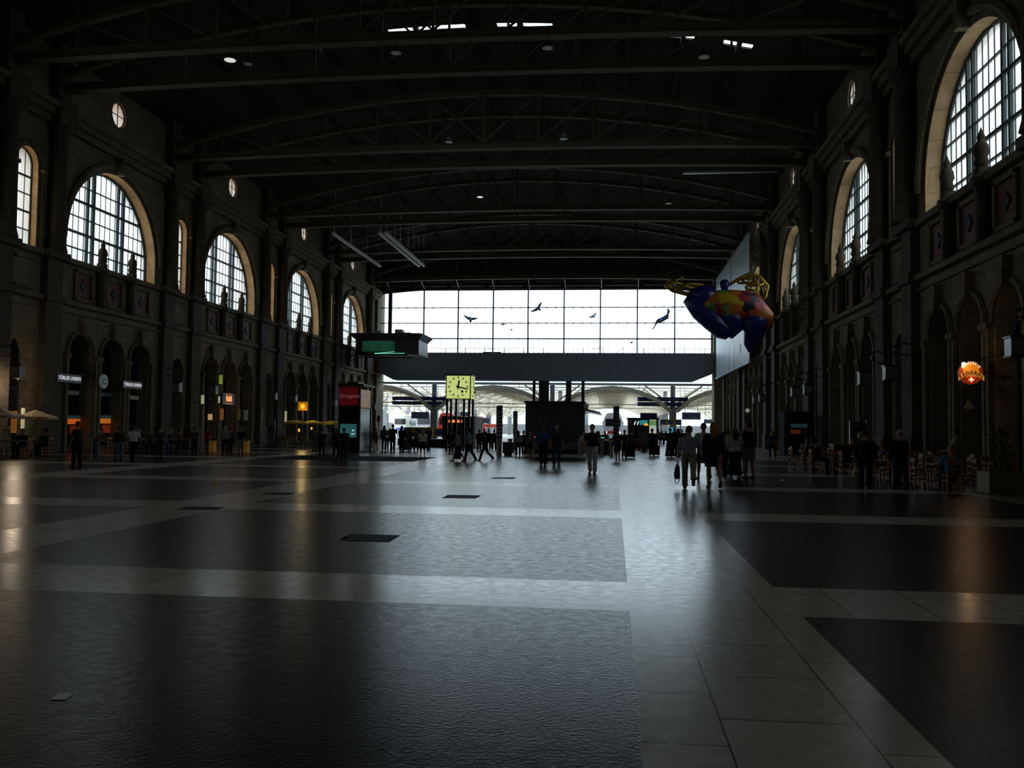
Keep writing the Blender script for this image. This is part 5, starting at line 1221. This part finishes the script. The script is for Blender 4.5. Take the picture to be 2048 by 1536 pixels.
# ---------------------------------------------------------------- lit signs along the left arcade
M_LIT = mat('lit_white_letters', (.8, .82, .9), .5, emit=.45)
def shop_name(y, z, body, label, sz=.34, m=M_LIT, sx=1.0):
    r = thing('shop_sign', label, 'sign', (WL+.40, y, z)); s = MB(); s.bx(-.40, -.06, -.05, .05, -.1, .1); s.bx(-.06, .06, -1.15, 1.15, -.24, .24); s.build('panel', M_BLACK, r)
    text('lettering', body, sz, m, r, (.075, 0, 0), ROT_L, .01, .004, sx); return r
p = atX(140, 757, WL+.48); shop_name(p.y, p.z, 'TÜRLER UHREN', 'white lit lettering over the shop arch above the cream umbrellas', .30)
p = atX(266, 770, WL+.48); shop_name(p.y, p.z, 'TÜRLER UHREN', 'white lit lettering over the third shop arch, past the round sign', .30)
for px, py, lb in ((138, 785, 'dim grey fascia strip under the first lit shop name'), (262, 795, 'dim beige fascia strip under the second lit shop name'), (206, 789, 'dim bluish fascia strip under the round sign')):
    p = atX(px, py, WL-.5); r = thing('fascia_strip', lb, 'sign', (WL-.55, p.y, p.z)); s = MB(); s.bx(-.05, .05, -1.0, 1.0, -.12, .12); s.build('panel', mat('strip_'+str(px), {138: (.13, .13, .13), 262: (.22, .21, .17), 206: (.03, .045, .07)}[px], .5, emit=.12), r)
p = atX(207, 763, WL+.5)
r = thing('round_sign', 'pale green round projecting sign between the two lit shop names', 'sign', (WL+.5, p.y, p.z)); s = MB(); s.tube([(-.05, 0, 0), (.05, 0, 0)], .43, 24, ref=(0, 0, 1)); s.build('disc', mat('pale_green_disc', (.22, .30, .27), .5, emit=.12), r)
s = MB(); s.bx(.05, .06, -.2, .2, .1, .15); s.bx(.05, .06, -.2, .2, -.15, -.1); s.bx(.05, .06, -.2, -.14, -.15, .15); s.build('emblem_print', M_DARK, r); s = MB(); s.bx(-.5, 0, -.03, .03, -.03, .03); s.build('bracket', M_BLACK, r)
p = atX(458, 798, WL+.42)
r = thing('neon_sign', 'orange lit sign with two big initials over a dark shop front', 'sign', (WL+.35, p.y, p.z)); s = MB(); s.bx(-.35, -.05, -.9, -.8, -.1, .1); s.bx(-.35, -.05, .8, .9, -.1, .1); s.bx(-.05, .05, -1.15, 1.15, -.45, .45); s.build('panel', mat('brown_panel', (.04, .012, .004), .5), r)
text('lettering', 'R&B', .62, mat('lit_amber_letters', (1, .35, .12), .5, emit=1.1), r, (.07, 0, 0), ROT_L, .01, .01)
s = MB()
for z in (-.38, .38): s.bx(.05, .07, -.6, .6, z-.03, z+.03)
s.build('lit_underline', mat('lit_dull_amber', (.8, .22, .05), .5, emit=.35), r)
def vsign(px, py0, py1, X, w, m, label, cat='sign', name='vertical_sign'):
    a = atX(px, py1, X); b = atX(px, py0, X); r = thing(name, label, cat, (X, a.y, a.z)); s = MB(); s.bx(-w/2, w/2, -.06, .06, 0, b.z-a.z); s.build('lit_box', m, r); s = MB(); L = X-WL+.9 if name == 'vertical_sign' else .1; s.bx(-L, -w/2, -.03, .03, .1, .16); s.build('bracket', M_BLACK, r); return r
vsign(441, 750, 768, WL+.6, .22, mat('lime_box', (.30, .40, .03), .5, emit=.45), 'narrow lime green vertical sign above the lit initials')
vsign(405, 790, 808, WL+1.0, .2, mat('cream_box', (.7, .66, .4), .5, emit=.35), 'narrow cream lit sign on the first pale steel post side')
vsign(438, 793, 806, WL+.4, .12, mat('cream_box', (.7, .66, .4), .5), 'thin cream lit strip beside the lit initials')
vsign(443, 817, 840, WL+.4, .25, mat('amber_box', (.5, .16, .02), .5, emit=.22), 'amber lit strip under the lit initials')
vsign(420, 828, 840, WL+.4, .3, mat('cream_amber_box', (.8, .45, .15), .5, emit=.45), 'small cream and amber lit display past the steel post')
vsign(477, 819, 839, WL+.4, .25, mat('olive_box', (.12, .10, .02), .5, emit=.15), 'dull olive strip beyond the amber one')
vsign(491, 820, 841, WL+.6, .3, mat('grey_box', (.18, .2, .19), .5, emit=.1), 'grey panel on the pier beyond the olive strip')
vsign(571, 822, 848, WL+1.2, .18, mat('cream_box', (.7, .66, .4), .5), 'tall narrow cream lit strip before the yellow parasols')
vsign(45, 816, 857, WL+1.0, .14, mat('cream_box', (.7, .66, .4), .5), 'narrow cream lit strip behind the cream umbrellas')
vsign(27, 822, 866, WL+1.0, .25, mat('amber_box', (.5, .16, .02), .5), 'amber strip behind the cream umbrellas')
a = atY(597, 821, 68.0); b = atY(615, 804, 68.0)
r = thing('square_sign', 'glowing amber square sign over the yellow parasols', 'sign', ((a.x+b.x)/2, 68.0, a.z)); w = (b.x-a.x); s = MB(); s.bx(-w/2, w/2, -.1, .1, 0, b.z-a.z); s.build('lit_panel', mat('amber_panel', (.45, .17, .005), .5, emit=.45), r)
s = MB(); s.ball((0, -.1, (b.z-a.z)/2), (.18, .03, .2), 10); s.build('glowing_emblem', mat('amber_bright', (1, .42, .02), .5, emit=1.0), r); s = MB(); s.tube([(0, 0, 0), (0, 0, -a.z)], .06, 8); s.build('pole', M_STEEL, r)
# shop interiors: small lit displays in the first arches
for px, py, sz, c, lb in ((150, 843, .42, (.9, .16, .02), 'red-orange lit shop display behind the cream umbrella edge'), (213, 842, .36, (.8, .22, .02), 'orange lit shop display beside the round sign arch')):
    p = atX(px, py, WL-.6); r = thing('shop_display', lb, 'display', (WL-.6, p.y, p.z)); s = MB(); s.bx(-.1, .0, -.9, .9, -.16, .16); s.build('lit_shelf', mat('display_'+str(px), c, .5, emit=.4), r); s = MB(); s.bx(-.1, .0, -.9, .9, .18, .36); s.build('teal_header', mat('dim_teal', (.05, .14, .13), .5, emit=.15), r); s = MB(); s.bx(-.1, 0, -.3, .5, -.75, -.25); s.build('lower_shelf', mat('display_low', (.35, .05, .01), .5, emit=.2), r); s = MB(); s.bx(-.08, -.02, -.05, .05, -p.z, -.16); s.build('stand', M_BLACK, r)
# pale steel posts
def post(px, ytop, ybase, wpx, label, X=None):
    g = gnd(px, ybase); t = atY(px, ytop, g.y).z; r = thing('steel_post', label, 'post', g); s = MB(); R = wpx/3600*g.y; s.tube([(0, 0, 0), (0, 0, t)], R, 10); s.build('shaft', mat('satin_steel', (.38, .38, .37), .45, metal=.3), r); s = MB(); s.tube([(0, 0, t), (0, 0, t+.05)], R*1.15, 10); s.build('cap', M_BLACK, r)
post(404, 812, 905, 6, 'first pale steel post, beside the dim grey top'); post(521, 818, 893, 6, 'second pale steel post, before the white information board'); post(182, 871, 921, 3, 'thin pale barrier post by the shop arches')
r = thing('waste_bin', 'grey cylindrical bin beside the thin pale barrier post', 'bin', gnd(192, 919)); s = MB(); s.tube([(0, 0, .03), (0, 0, .8)], .13, 14); s.build('drum', mat('bin_grey', (.12, .15, .16), .4), r); s = MB(); s.tube([(0, 0, .8), (0, 0, .9)], .135, 14); s.build('lid', M_BLACK, r)

# ---------------------------------------------------------------- umbrellas
def umbrella(x, y, R, z0, z1, m, label, cat='umbrella', group=None, name='market_umbrella', patch=None, mz=0.12):
    r = thing(name, label, cat, (x, y, 0), 0, group); s = MB(); n = 8
    P = [(R*math.cos(2*PI*(k+.5)/n), R*math.sin(2*PI*(k+.5)/n)) for k in range(n)]
    vs = [(0, 0, z1)]+[(a*.5, b*.5, z0+(z1-z0)*.42) for a, b in P]+[(a, b, z0) for a, b in P]
    fs = []
    for k in range(n): j = (k+1) % n; fs += [(0, 1+k, 1+j), (1+k, 1+n+k, 1+n+j, 1+j)]
    s.add(vs, fs); o = s.build('canopy', m, r); sd = o.modifiers.new('t', 'SOLIDIFY'); sd.thickness = .015
    s = MB(); vs = [(a, b, z0) for a, b in P]+[(a, b, z0-mz) for a, b in P]; s.add(vs, [(k, (k+1) % n, n+(k+1) % n, n+k) for k in range(n)]); o = s.build('valance', m, r); sd = o.modifiers.new('t', 'SOLIDIFY'); sd.thickness = .01
    s = MB(); s.tube([(0, 0, .05), (0, 0, z1+.05)], .03, 8); s.build('pole', mat('pole_grey', (.25, .25, .26), .5), r)
    s = MB(); s.tube([(0, 0, 0), (0, 0, .07)], .24, 16); s.build('base', M_STEEL, r)
    for k in range(n):
        a, b = P[k]; q = MB(); q.tube([(0, 0, z1-.04), (a*.97, b*.97, z0-.01)], .01, 5); q.build('rib', M_BLACK, r)
    if patch:
        for k in (4, 6):
            a = 2*PI*(k+1)/n; q = MB(); rr = R*math.cos(PI/n)+.015; q.box((rr*math.cos(a), rr*math.sin(a), z0-mz/2), (.01, .22, .07), rz=a); q.build('red_logo_patch', patch, r)
    return r
CREAM = mat('cream_canvas', (.85, .60, .38), .8, emit=.0)
u1 = umbrella(-28.7, 42.0, 1.02, 1.88, 2.24, CREAM, 'cream umbrella closer to the lit shop names, with a red printed patch', patch=M_RED)
u2 = umbrella(-28.9, 39.6, 1.1, 1.92, 2.3, CREAM, 'cream umbrella cut by the frame edge', patch=M_RED)
for i, (px, w) in enumerate(((590, 'first of the row, beside the white sandwich board'), (608, 'second of the row, below the amber square sign'), (628, 'third of the row, above the pale patterned top'), (650, 'fourth of the row, above the green skirt'))):
    g = gnd(px, 894); umbrella(g.x, g.y+i*2.0, .95, 1.84, 2.02, mat('yellow_canvas', (.85, .62, .03), .8), 'yellow parasol, ' + w, group='yellow parasols by the arcade', name='yellow_parasol', mz=.14)
for i, (px, w) in enumerate(((580, 'under the first yellow parasol'), (612, 'under the third yellow parasol'))):
    g = gnd(px+4, 894); r = thing('bistro_table', 'small table with an amber skirt ' + w, 'table', (g.x, g.y-1.0, 0)); s = MB(); s.tube([(0, 0, .72), (0, 0, .76)], .38, 16); s.build('table_top', M_WOODT, r); s = MB(); s.tube([(0, 0, .0), (0, 0, .72)], .03, 6); s.build('leg', M_GALV, r); s = MB(); s.tube([(0, 0, .45), (0, 0, .72)], .34, 16); s.build('table_skirt', mat('amber_cloth', (.30, .17, .01), .7), r)
g = gnd(600, 894)
for i, (px, py) in enumerate(((598, 860), (623, 857))):
    p = atY(px, py, g.y+.2+i*4.0); r = thing('hanging_lamp', 'small glowing amber lamp under the yellow parasols, ' + ('lower' if i == 0 else 'higher'), 'lamp', p); s = MB(); s.tube([(0, 0, -.08 if i else -.14), (0, 0, .1)], .07, 10); s.build('lamp_shade', mat('amber_lamp', (1, .5, .08), .5, emit=1.0), r); s = MB(); s.tube([(0, 0, .1), (0, 0, 1.93-p.z)], .008, 5); s.build('cord', M_BLACK, r)
g = gnd(563, 893); r = thing('sandwich_board', 'white rounded sandwich board beside the yellow parasols', 'sign', g); s = MB()
for e in (-1, 1):
    pts = [(-.3, e*.25, 0), (.3, e*.25, 0), (.3, e*.08, .85), (.2, e*.05, .98), (-.2, e*.05, .98), (-.3, e*.08, .85)]
    q = MB(); q.prism(pts, (0, .02*e, 0)); q.build('board_panel', mat('board_white', (.30, .30, .27), .6), r)
q = MB(); dashes(q, -.22, .22, .25, .85, 5, -.28, 9, .6, .5); o = q.build('faint_print', mat('faint_ink', (.10, .06, .05), .6), r); o.rotation_euler[0] = 0
g = gnd(542, 893); r = thing('information_board', 'upright dim white information board beside the second steel post', 'sign', g); s = MB(); s.bx(-.28, .28, -.06, .06, .1, 2.0); s.build('board_panel', mat('board_dim', (.16, .16, .17), .6), r); s = MB(); s.bx(-.28, .28, -.07, -.06, 1.05, 1.55); s.build('dark_poster', M_NAVY, r); s = MB(); s.bx(-.34, .34, -.2, .2, 0, .1); s.build('foot', M_STEEL, r)
for px, lb in ((425, 'beside the crimson top'), (492, 'beside the light grey trousers')):
    g = gnd(px, 904); r = thing('amber_bin', 'amber lit service box '+lb, 'box', g); s = MB(); s.bx(-.16, .16, -.16, .16, 0, .62); s.build('body', mat('amber_service', (.5, .22, .02), .6, emit=.08), r); s = MB(); s.bx(-.2, .2, -.2, .2, .62, .66); s.build('lid', M_PALE, r)

def glow(nm, loc, e, c):
    d_ = bpy.data.lights.new(nm, 'POINT'); d_.energy = e; d_.color = c; d_.shadow_soft_size = .25; o_ = bpy.data.objects.new(nm, d_); COL.objects.link(o_); o_.location = loc
glow('lantern_glow', atX(36, 744, WL+1.3)-Vector((0, 0, .75)), 60, (1, .78, .55))  # added light to brighten the cream umbrellas; the lantern above is unlit
glow('lamp_glow_parasols', atY(606, 826, 67.2), 28, (1, .72, .25))  # added light below the amber sign, brightens the parasols
glow('lamp_glow_initials', (WL+1.2, 70.5, 3.4), 3, (1, .6, .35))
# seated guests by the left arcade and under the cream umbrellas
GT = [(-28.0, 41.0, 'under the cream umbrella'), (-27.6, 38.9, 'under the umbrella cut by the frame edge'), (-26.5, 43.6, 'beyond the cream umbrella')]
for x, y, w in GT:
    place('t', x, y, 0, 'square cafe table ' + w, 'cafe tables under the umbrellas')
    for dx, dy, rz, nm in ((-.62, 0, -PI/2, 'wall side'), (.62, 0, PI/2, 'hall side'), (0, .62, PI, 'far side')): place('c', x+dx*1.06, y+dy*1.06, rz, 'cafe chair, ' + nm + ' of the table ' + w, 'cafe chairs under the umbrellas')
seated(-28.0, 41.62, 180, 'person in a white shirt seated under the cream umbrella', (.40, .42, .45), 'dark', near=False)
seated(-27.38, 41.0, 90, 'person in dark clothes seated at the hall side under the cream umbrella', (.04, .03, .025), 'brown', near=False)
seated(-27.6, 39.52, 180, 'person in dark clothes seated under the umbrella cut by the frame edge', (.03, .03, .03), 'dark', near=False)
seated(-26.5, 44.22, 180, 'person in brown seated beyond the cream umbrella', (.08, .05, .03), 'dark', near=False)
BN = 'people sitting on the bench by the arcade'
r = thing('long_bench', 'long dark bench against the arcade with a row of people', 'bench', (-25.9, 49.3, 0)); s = MB(); s.bx(-.25, .25, -3.2, 3.2, .40, .46); s.build('seat', M_WOODT, r); s = MB()
for y in (-2.9, -1, 1, 2.9): s.bx(-.2, .2, y-.04, y+.04, 0, .4)
s.split('leg', M_STEEL, r)
for i, (y, top, bot, hair, lb) in enumerate(((46.8, (.05, .05, .045), BK, 'grey', 'grey-haired person in dark clothes on the bench, nearest the white shirt'), (48.0, (.02, .02, .02), BK, 'dark', 'person all in black on the bench'), (49.2, (.07, .065, .05), (.04, .09, .20), 'brown', 'person in blue jeans on the bench'), (50.4, (.03, .025, .03), BK, 'grey', 'person with pale hair on the bench beyond the blue jeans'), (51.5, (.06, .05, .045), BK, 'dark', 'person at the far end of the bench'))):
    seated(-25.9, y, -80, lb, top, hair, bot=bot, near=False)

# ---------------------------------------------------------------- glass pavilion with the red sign
def pavilion():
    Y = gnd(700, 907).y; a = atY(678, 905, Y); b = atY(720, 768, Y); w = b.x-a.x; h = b.z; d = 2.4
    r = thing('glass_pavilion', 'tall glass pavilion with a red sign and a glowing teal screen', 'pavilion', ((a.x+b.x)/2, Y+d/2, 0))
    for x, y in ((-w/2, -d/2), (w/2, -d/2), (-w/2, d/2), (w/2, d/2)):
        s = MB(); s.bx(x-.06, x+.06, y-.06, y+.06, 0, h); s.build('corner_post', M_BLACK, r)
    s = MB(); s.bx(-w/2-.12, w/2+.25, -d/2-.15, d/2+.1, h-.12, h); s.bx(-w*.3, w*.3, -d*.3, d*.3, h, h+.16); s.build('roof', M_BLACK, r)
    s = MB(); s.bx(-w/2, w/2, -d/2, d/2, 0, .12); s.build('plinth', M_BLACK, r)
    s = MB(); s.bx(-w/2, w/2, -.03, .03, .12, h-.15); s.build('inner_partition', mat('partition', (.02, .035, .035), .4), r)
    z0 = atY(700, 811, Y).z
    s = MB(); s.bx(-w/2-.03, w/2-.05, -d/2-.10, -d/2-.02, z0, h-.2); s.build('red_sign', mat('deep_red', (.20, .004, .010), .5, emit=.12, ecol=(.25, .005, .012)), r)
    text('lettering', 'Gruppen', .34, mat('dim_letters', (.5, .2, .18), .5, emit=.22), r, (0, -d/2-.11, z0+(h-.2-z0)*.52), ROT_CAM, .005)
    s = MB(); s.bx(w/2-.04, w/2+.02, -d/2+.1, d/2-.1, z0-.1, h-.3); s.build('side_poster', mat('side_print', (.5, .36, .28), .5, emit=.25, var=.8, vscale=2.2, stretch=(1, 1, 3)), r)
    s = MB(); s.bx(-w/2+.05, w/2-.15, -d/2-.06, -d/2-.02, atY(700, 875, Y).z, atY(700, 848, Y).z); s.build('teal_screen', mat('teal_screen', (.05, .22, .22), .4, emit=.28), r)
    s = MB()
    for x, z, rr in ((-.3, 1.35, .05), (.25, 1.35, .07), (.2, 1.15, .06), (.32, 1.15, .05)): s.ball((x, -d/2-.07, z), (rr, .015, rr*.7), 8)
    s.build('screen_print', mat('screen_white', (.6, .9, .9), .5, emit=.7), r)
    s = MB(); s.bx(-w/2+.02, w/2-.02, -d/2, -d/2+.02, .15, z0); s.build('front_glass', M_SHOP, r)
    s = MB(); s.bx(w/2, w/2+.02, -d/2+.06, d/2-.06, .15, z0-.15); s.build('side_glass', M_SHOP, r)
pavilion()
p = atY(757, 838, 113.0); r = thing('coloured_sign', 'small red and blue round sign on the corner pier', 'sign', (WL+1.5, 113.0, p.z)); r.location.x = p.x; s = MB(); s.ball((0, 0, 0), (.28, .08, .3), 12); s.build('red_disc', M_RED, r, smooth=True)
for z in (.34, -.34):
    s = MB(); s.box((0, 0, z), (.36, .08, .2)); s.build('blue_plate', mat('sky_blue_plate', (.02, .25, .5), .5), r)
s = MB(); s.tube([(0, .05, -.3), (0, .05, -p.z)], .04, 6); s.build('pole', M_STEEL, r)

# ---------------------------------------------------------------- brasserie sign
def federal():
    Y = 33.5; c = atY(1941, 746, Y); k = Y/F
    r = thing('brasserie_sign', 'round glowing orange brasserie sign with a name ribbon and white cross', 'sign', c)
    def disc(nm, R0, y0, y1, m, cx=0, cz=0, sz=1.0, parent=None): s = MB(); s.tube([(cx, y0, cz), (cx, y1, cz)], R0*k, 28, ref=(0, 0, 1)); return s.build(nm, m, parent or r)
    disc('drum', 21.5, -.04, .10, mat('sign_orange', (.20, .02, .006), .5, emit=.30, ecol=(.45, .05, .01)))
    disc('inner_disc', 14.5, -.06, -.04, mat('sign_amber', (.6, .2, .02), .5, emit=.6, ecol=(.75, .22, .01)), 0, 4*k)
    s = MB(); P = []
    for i in range(9): a = PI*(.22+.56*i/8); P.append((math.cos(a), math.sin(a)))
    up = [(p_[0]*30*k, -.08, (p_[1]*30-25)*k+0) for p_ in P]; dn = [(p_[0]*30*k, -.08, (p_[1]*30-34.5)*k) for p_ in reversed(P)]
    s.prism(up+dn, (0, .03, 0)); s.build('ribbon', mat('ribbon_amber', (.6, .22, .03), .5, emit=.55, ecol=(.7, .25, .04)), r)
    for i, ch in enumerate('FEDERAL'):
        a = PI/2 - (i-3)*.125*1.9; t = text('lettering', ch, 9.5*k, mat('sign_dark', (.10, .02, .005), .6), r, (math.cos(a)*30*k, -.1, (math.sin(a)*30-30)*k), ROT_CAM @ Matrix.Rotation(a-PI/2, 3, 'Z'), .006, .004)
    for i, ch in enumerate('BRASSERIE'):
        a = PI/2 - (i-4)*.24; text('lettering', ch, 6.6*k, mat('sign_white', (.9, .7, .4), .6, emit=.7), r, (math.cos(a)*18*k, -.055, (math.sin(a)*18+1)*k), ROT_CAM @ Matrix.Rotation(a-PI/2, 3, 'Z'), .006, .004)
    s = MB(); s.prism([(-7*k, -.07, -7*k), (7*k, -.07, -7*k), (7*k, -.07, -14*k), (0, -.07, -21*k), (-7*k, -.07, -14*k)], (0, .03, 0)); s.build('red_shield', mat('shield_red', (.5, .015, .01), .5, emit=.7), r)
    s = MB(); s.bx(-1.2*k, 1.2*k, -.09, -.07, -17.5*k, -8.5*k); s.bx(-4.6*k, 4.6*k, -.09, -.07, -14.2*k, -11.8*k); s.build('white_cross', mat('cross_white', (.95, .75, .5), .5, emit=.9), r)
    s = MB(); s.beam((0, .05, 0), (WR-.05-c.x, .05, 0), .05, .05); s.beam((0, .05, 21*k), (WR-.05-c.x, .05, 34*k), .03, .03); s.build('wall_bracket', M_BLACK, r)
    q = atY(1927, 728, Y-.15); sp = thing('spot_lamp', 'brilliant small spot lamp at the upper edge of the glowing brasserie sign', 'lamp', q); s = MB(); s.ball((0, 0, 0), .065, 10); s.build('bulb', mat('bulb_white', (1, .85, .6), .5, emit=9), sp, smooth=True); s = MB(); s.tube([(0, .05, 0), (.05, .25, .12)], .02, 6); s.build('arm', M_BLACK, sp)
    ld = bpy.data.lights.new('spot_glow', 'POINT'); ld.energy = 6; ld.color = (1, .62, .3); ld.shadow_soft_size = .06; lo = bpy.data.objects.new('spot_glow', ld); COL.objects.link(lo); lo.location = q + Vector((0, -.15, .0))
    # small unlit crest further down, light on it put in as weak emission, and a narrow pale lamp
    Y2 = 34.2; c2 = atY(1938, 813, Y2); r2 = thing('crest_sign', 'small dim crest sign hanging below the glowing brasserie sign', 'sign', c2); s = MB(); s.prism([(-.17, 0, .02), (-.14, 0, -.08), (.14, 0, -.08), (.17, 0, .02), (.06, 0, .07), (.06, 0, .2), (-.06, 0, .2), (-.06, 0, .07)], (0, .04, 0)); s.build('crest', mat('dull_gold', (.16, .14, .05), .5, emit=.05), r2); s = MB(); s.ball((0, .02, -.13), (.07, .03, .06), 8); s.build('red_tip', M_RED, r2); s = MB(); s.tube([(0, .02, .2), (0, .02, .62), (WR-.02-c2.x, .02, .62)], .015, 5); s.build('hanger', M_BLACK, r2)
federal()
# lit openings in the right arcade
for px, py0, py1, X, w, m, lb in ((1982, 646, 674, WR+.6, .14, mat('daylit_gap', (.75, .78, .72), .5, emit=.6), 'narrow bright window slit over the brasserie arch'),):  # pane glows by itself in place of daylight behind it
    a = atX(px, py1, X); b = atX(px, py0, X); o_ = bpy.data.objects.new(wname(), None); COL.objects.link(o_); o_.location = (X, a.y, a.z); struct(o_, lb); s = MB(); s.bx(-.02, .02, -w, w, 0, b.z-a.z); s.build('glass_pane', m, o_); s = MB(); s.bx(-.03, .03, -w-.04, w+.04, -.05, 0); s.build('window_frame', M_BLACK, o_)
for i, (px, py) in enumerate(((1983, 694), (1982, 706), (1982, 720), (1982, 732))):
    a = atX(px, py, WR+.5); r = thing('glass_shelf', 'pale glinting glass shelf stacked in the brasserie arch, ' + ('topmost', 'second from the top', 'third from the top', 'lowest')[i], 'shelf', a); s = MB(); s.box((0, 0, 0), (.1, .55, .2)); s.build('slab', mat('glint_glass', (.22, .27, .27), .3, emit=.10), r); s = MB(); s.box((.3, 0, 0), (.6, .04, .04)); s.build('arm', M_BLACK, r)  # glint on the glass is put in as a weak glow of the slab

# ---------------------------------------------------------------- things on the floor
yl = bpy.data.objects.new; s = MB(); s.bx(-22.45, -22.37, 28, 40, 0, .004); struct(s.build('floor_line', mat('worn_yellow', (.35, .32, .06), .6)), 'worn yellow line on the floor before the umbrellas')
s = MB(); s.bx(-16.8, -9.3, 41.0, 47.0, 0, .012); r = s.build('floor_mat', mat('black_mat', (.012, .014, .015), .95, var=.2, spec=.1)); tag(r, 'large matt black floor mat in front of the waiting crowd', 'mat')
def plate(pts, label, m):
    P = [gnd(*p, .0) for p in pts]; s = MB(); s.prism([(v.x, v.y, .001) for v in P], (0, 0, .004)); r = s.build('floor_hatch', m); r['kind'] = 'structure'; r['label'] = label
HM = mat('hatch_iron', (.010, .010, .010), .7, spec=.2)
plate([(676, 1081), (778, 1084), (800, 1071), (700, 1068)], 'dark rectangular floor hatch in the asphalt', HM)
plate([(884, 996), (952, 997), (962, 991), (896, 990)], 'smaller dark floor hatch further out', HM)
plate([(980, 957), (1027, 958), (1032, 955), (986, 955)], 'thin dark floor hatch near the middle', HM)
plate([(523, 989), (580, 990), (590, 986), (535, 985)], 'dark floor hatch in the granite strip, farther', HM)
plate([(353, 1019), (432, 1020), (448, 1015), (375, 1013)], 'dark floor hatch in the granite strip, nearer', HM)
plate([(100, 1400), (130, 1401), (147, 1389), (118, 1388)], 'small pale metal floor plate', mat('floor_plate', (.5, .5, .48), .35, metal=.5))
plate([(683, 1079), (692, 1079), (695, 1075), (686, 1075)], 'tiny pale plate beside the hatch', mat('floor_plate', (.5, .5, .48), .35))
def scrap(px, py, w, m, label, name='paper_scrap', cat='litter'):
    g = gnd(px, py); s = MB(); s.add([(-w/2, -w*.4, .004), (w/2, -w*.3, .02), (w*.4, w*.4, .05), (-w*.4, w*.4, .01), (0, 0, .06)], [(0, 1, 4), (1, 2, 4), (2, 3, 4), (3, 0, 4), (3, 2, 1, 0)]); r = s.build(name, m); r.location = g; tag(r, label, cat)
scrap(430, 968, .24, mat('yellow_scrap', (.7, .32, .02), .6), 'crumpled yellow wrapper lying on the asphalt', 'crumpled_wrapper')
scrap(700, 953, .14, M_WHITE, 'white paper scrap on the floor before the black mat')
scrap(570, 968, .09, M_WHITE, 'small white paper scrap on the pale granite strip')
scrap(1565, 962, .16, M_WHITE, 'small white paper scrap on the dark floor near the cafe')

# ---------------------------------------------------------------- lamps hung from the roof
def pend(px, py, Y, label, lit=0.0, R=.28):
    p = atY(px, py, Y); r = thing('pendant_lamp', label, 'lamp', p); s = MB(); s.lathe([(R, 0), (R, .06), (R*.6, .28), (.06, .36)], n=14); s.build('lamp_shade', M_STEEL, r); s = MB(); s.tube([(0, 0, -.02), (0, 0, .0)], R*.85, 14); s.build('lens', mat('lens_lit' if lit else 'lens_dull', (.8, .82, .75), .3, emit=lit), r); s = MB(); s.tube([(0, 0, .36), (0, 0, vz(p.x)-p.z+.05)], .012, 5); s.build('cord', M_BLACK, r)
pend(960, 394, 68, 'lit disc-shaped roof lamp hanging in mid hall', .8)
pend(460, 120, 41, 'pale square-looking roof lamp beside the nearest truss', .18, .32); pend(496, 128, 40, 'dim roof lamp next to the pale one by the nearest truss', 0, .22)
pend(792, 106, 41, 'dim roof lamp under the nearest truss, towards the umbrellas side'); pend(1095, 96, 41, 'dim roof lamp under the nearest truss, at mid hall'); pend(1408, 114, 41, 'dim roof lamp under the nearest truss, towards the cafe side')
pend(898, 284, 55, 'tiny dim roof lamp before the second pair of trusses'); pend(1127, 278, 55, 'dim roof lamp before the second pair of trusses, above the kiosk'); pend(1337, 407, 72, 'tiny dim roof lamp far over the cafe side')
for o in list(scene.objects):
    for k_ in ('_hand_r', '_hand_l'):
        if k_ in o: del o[k_]
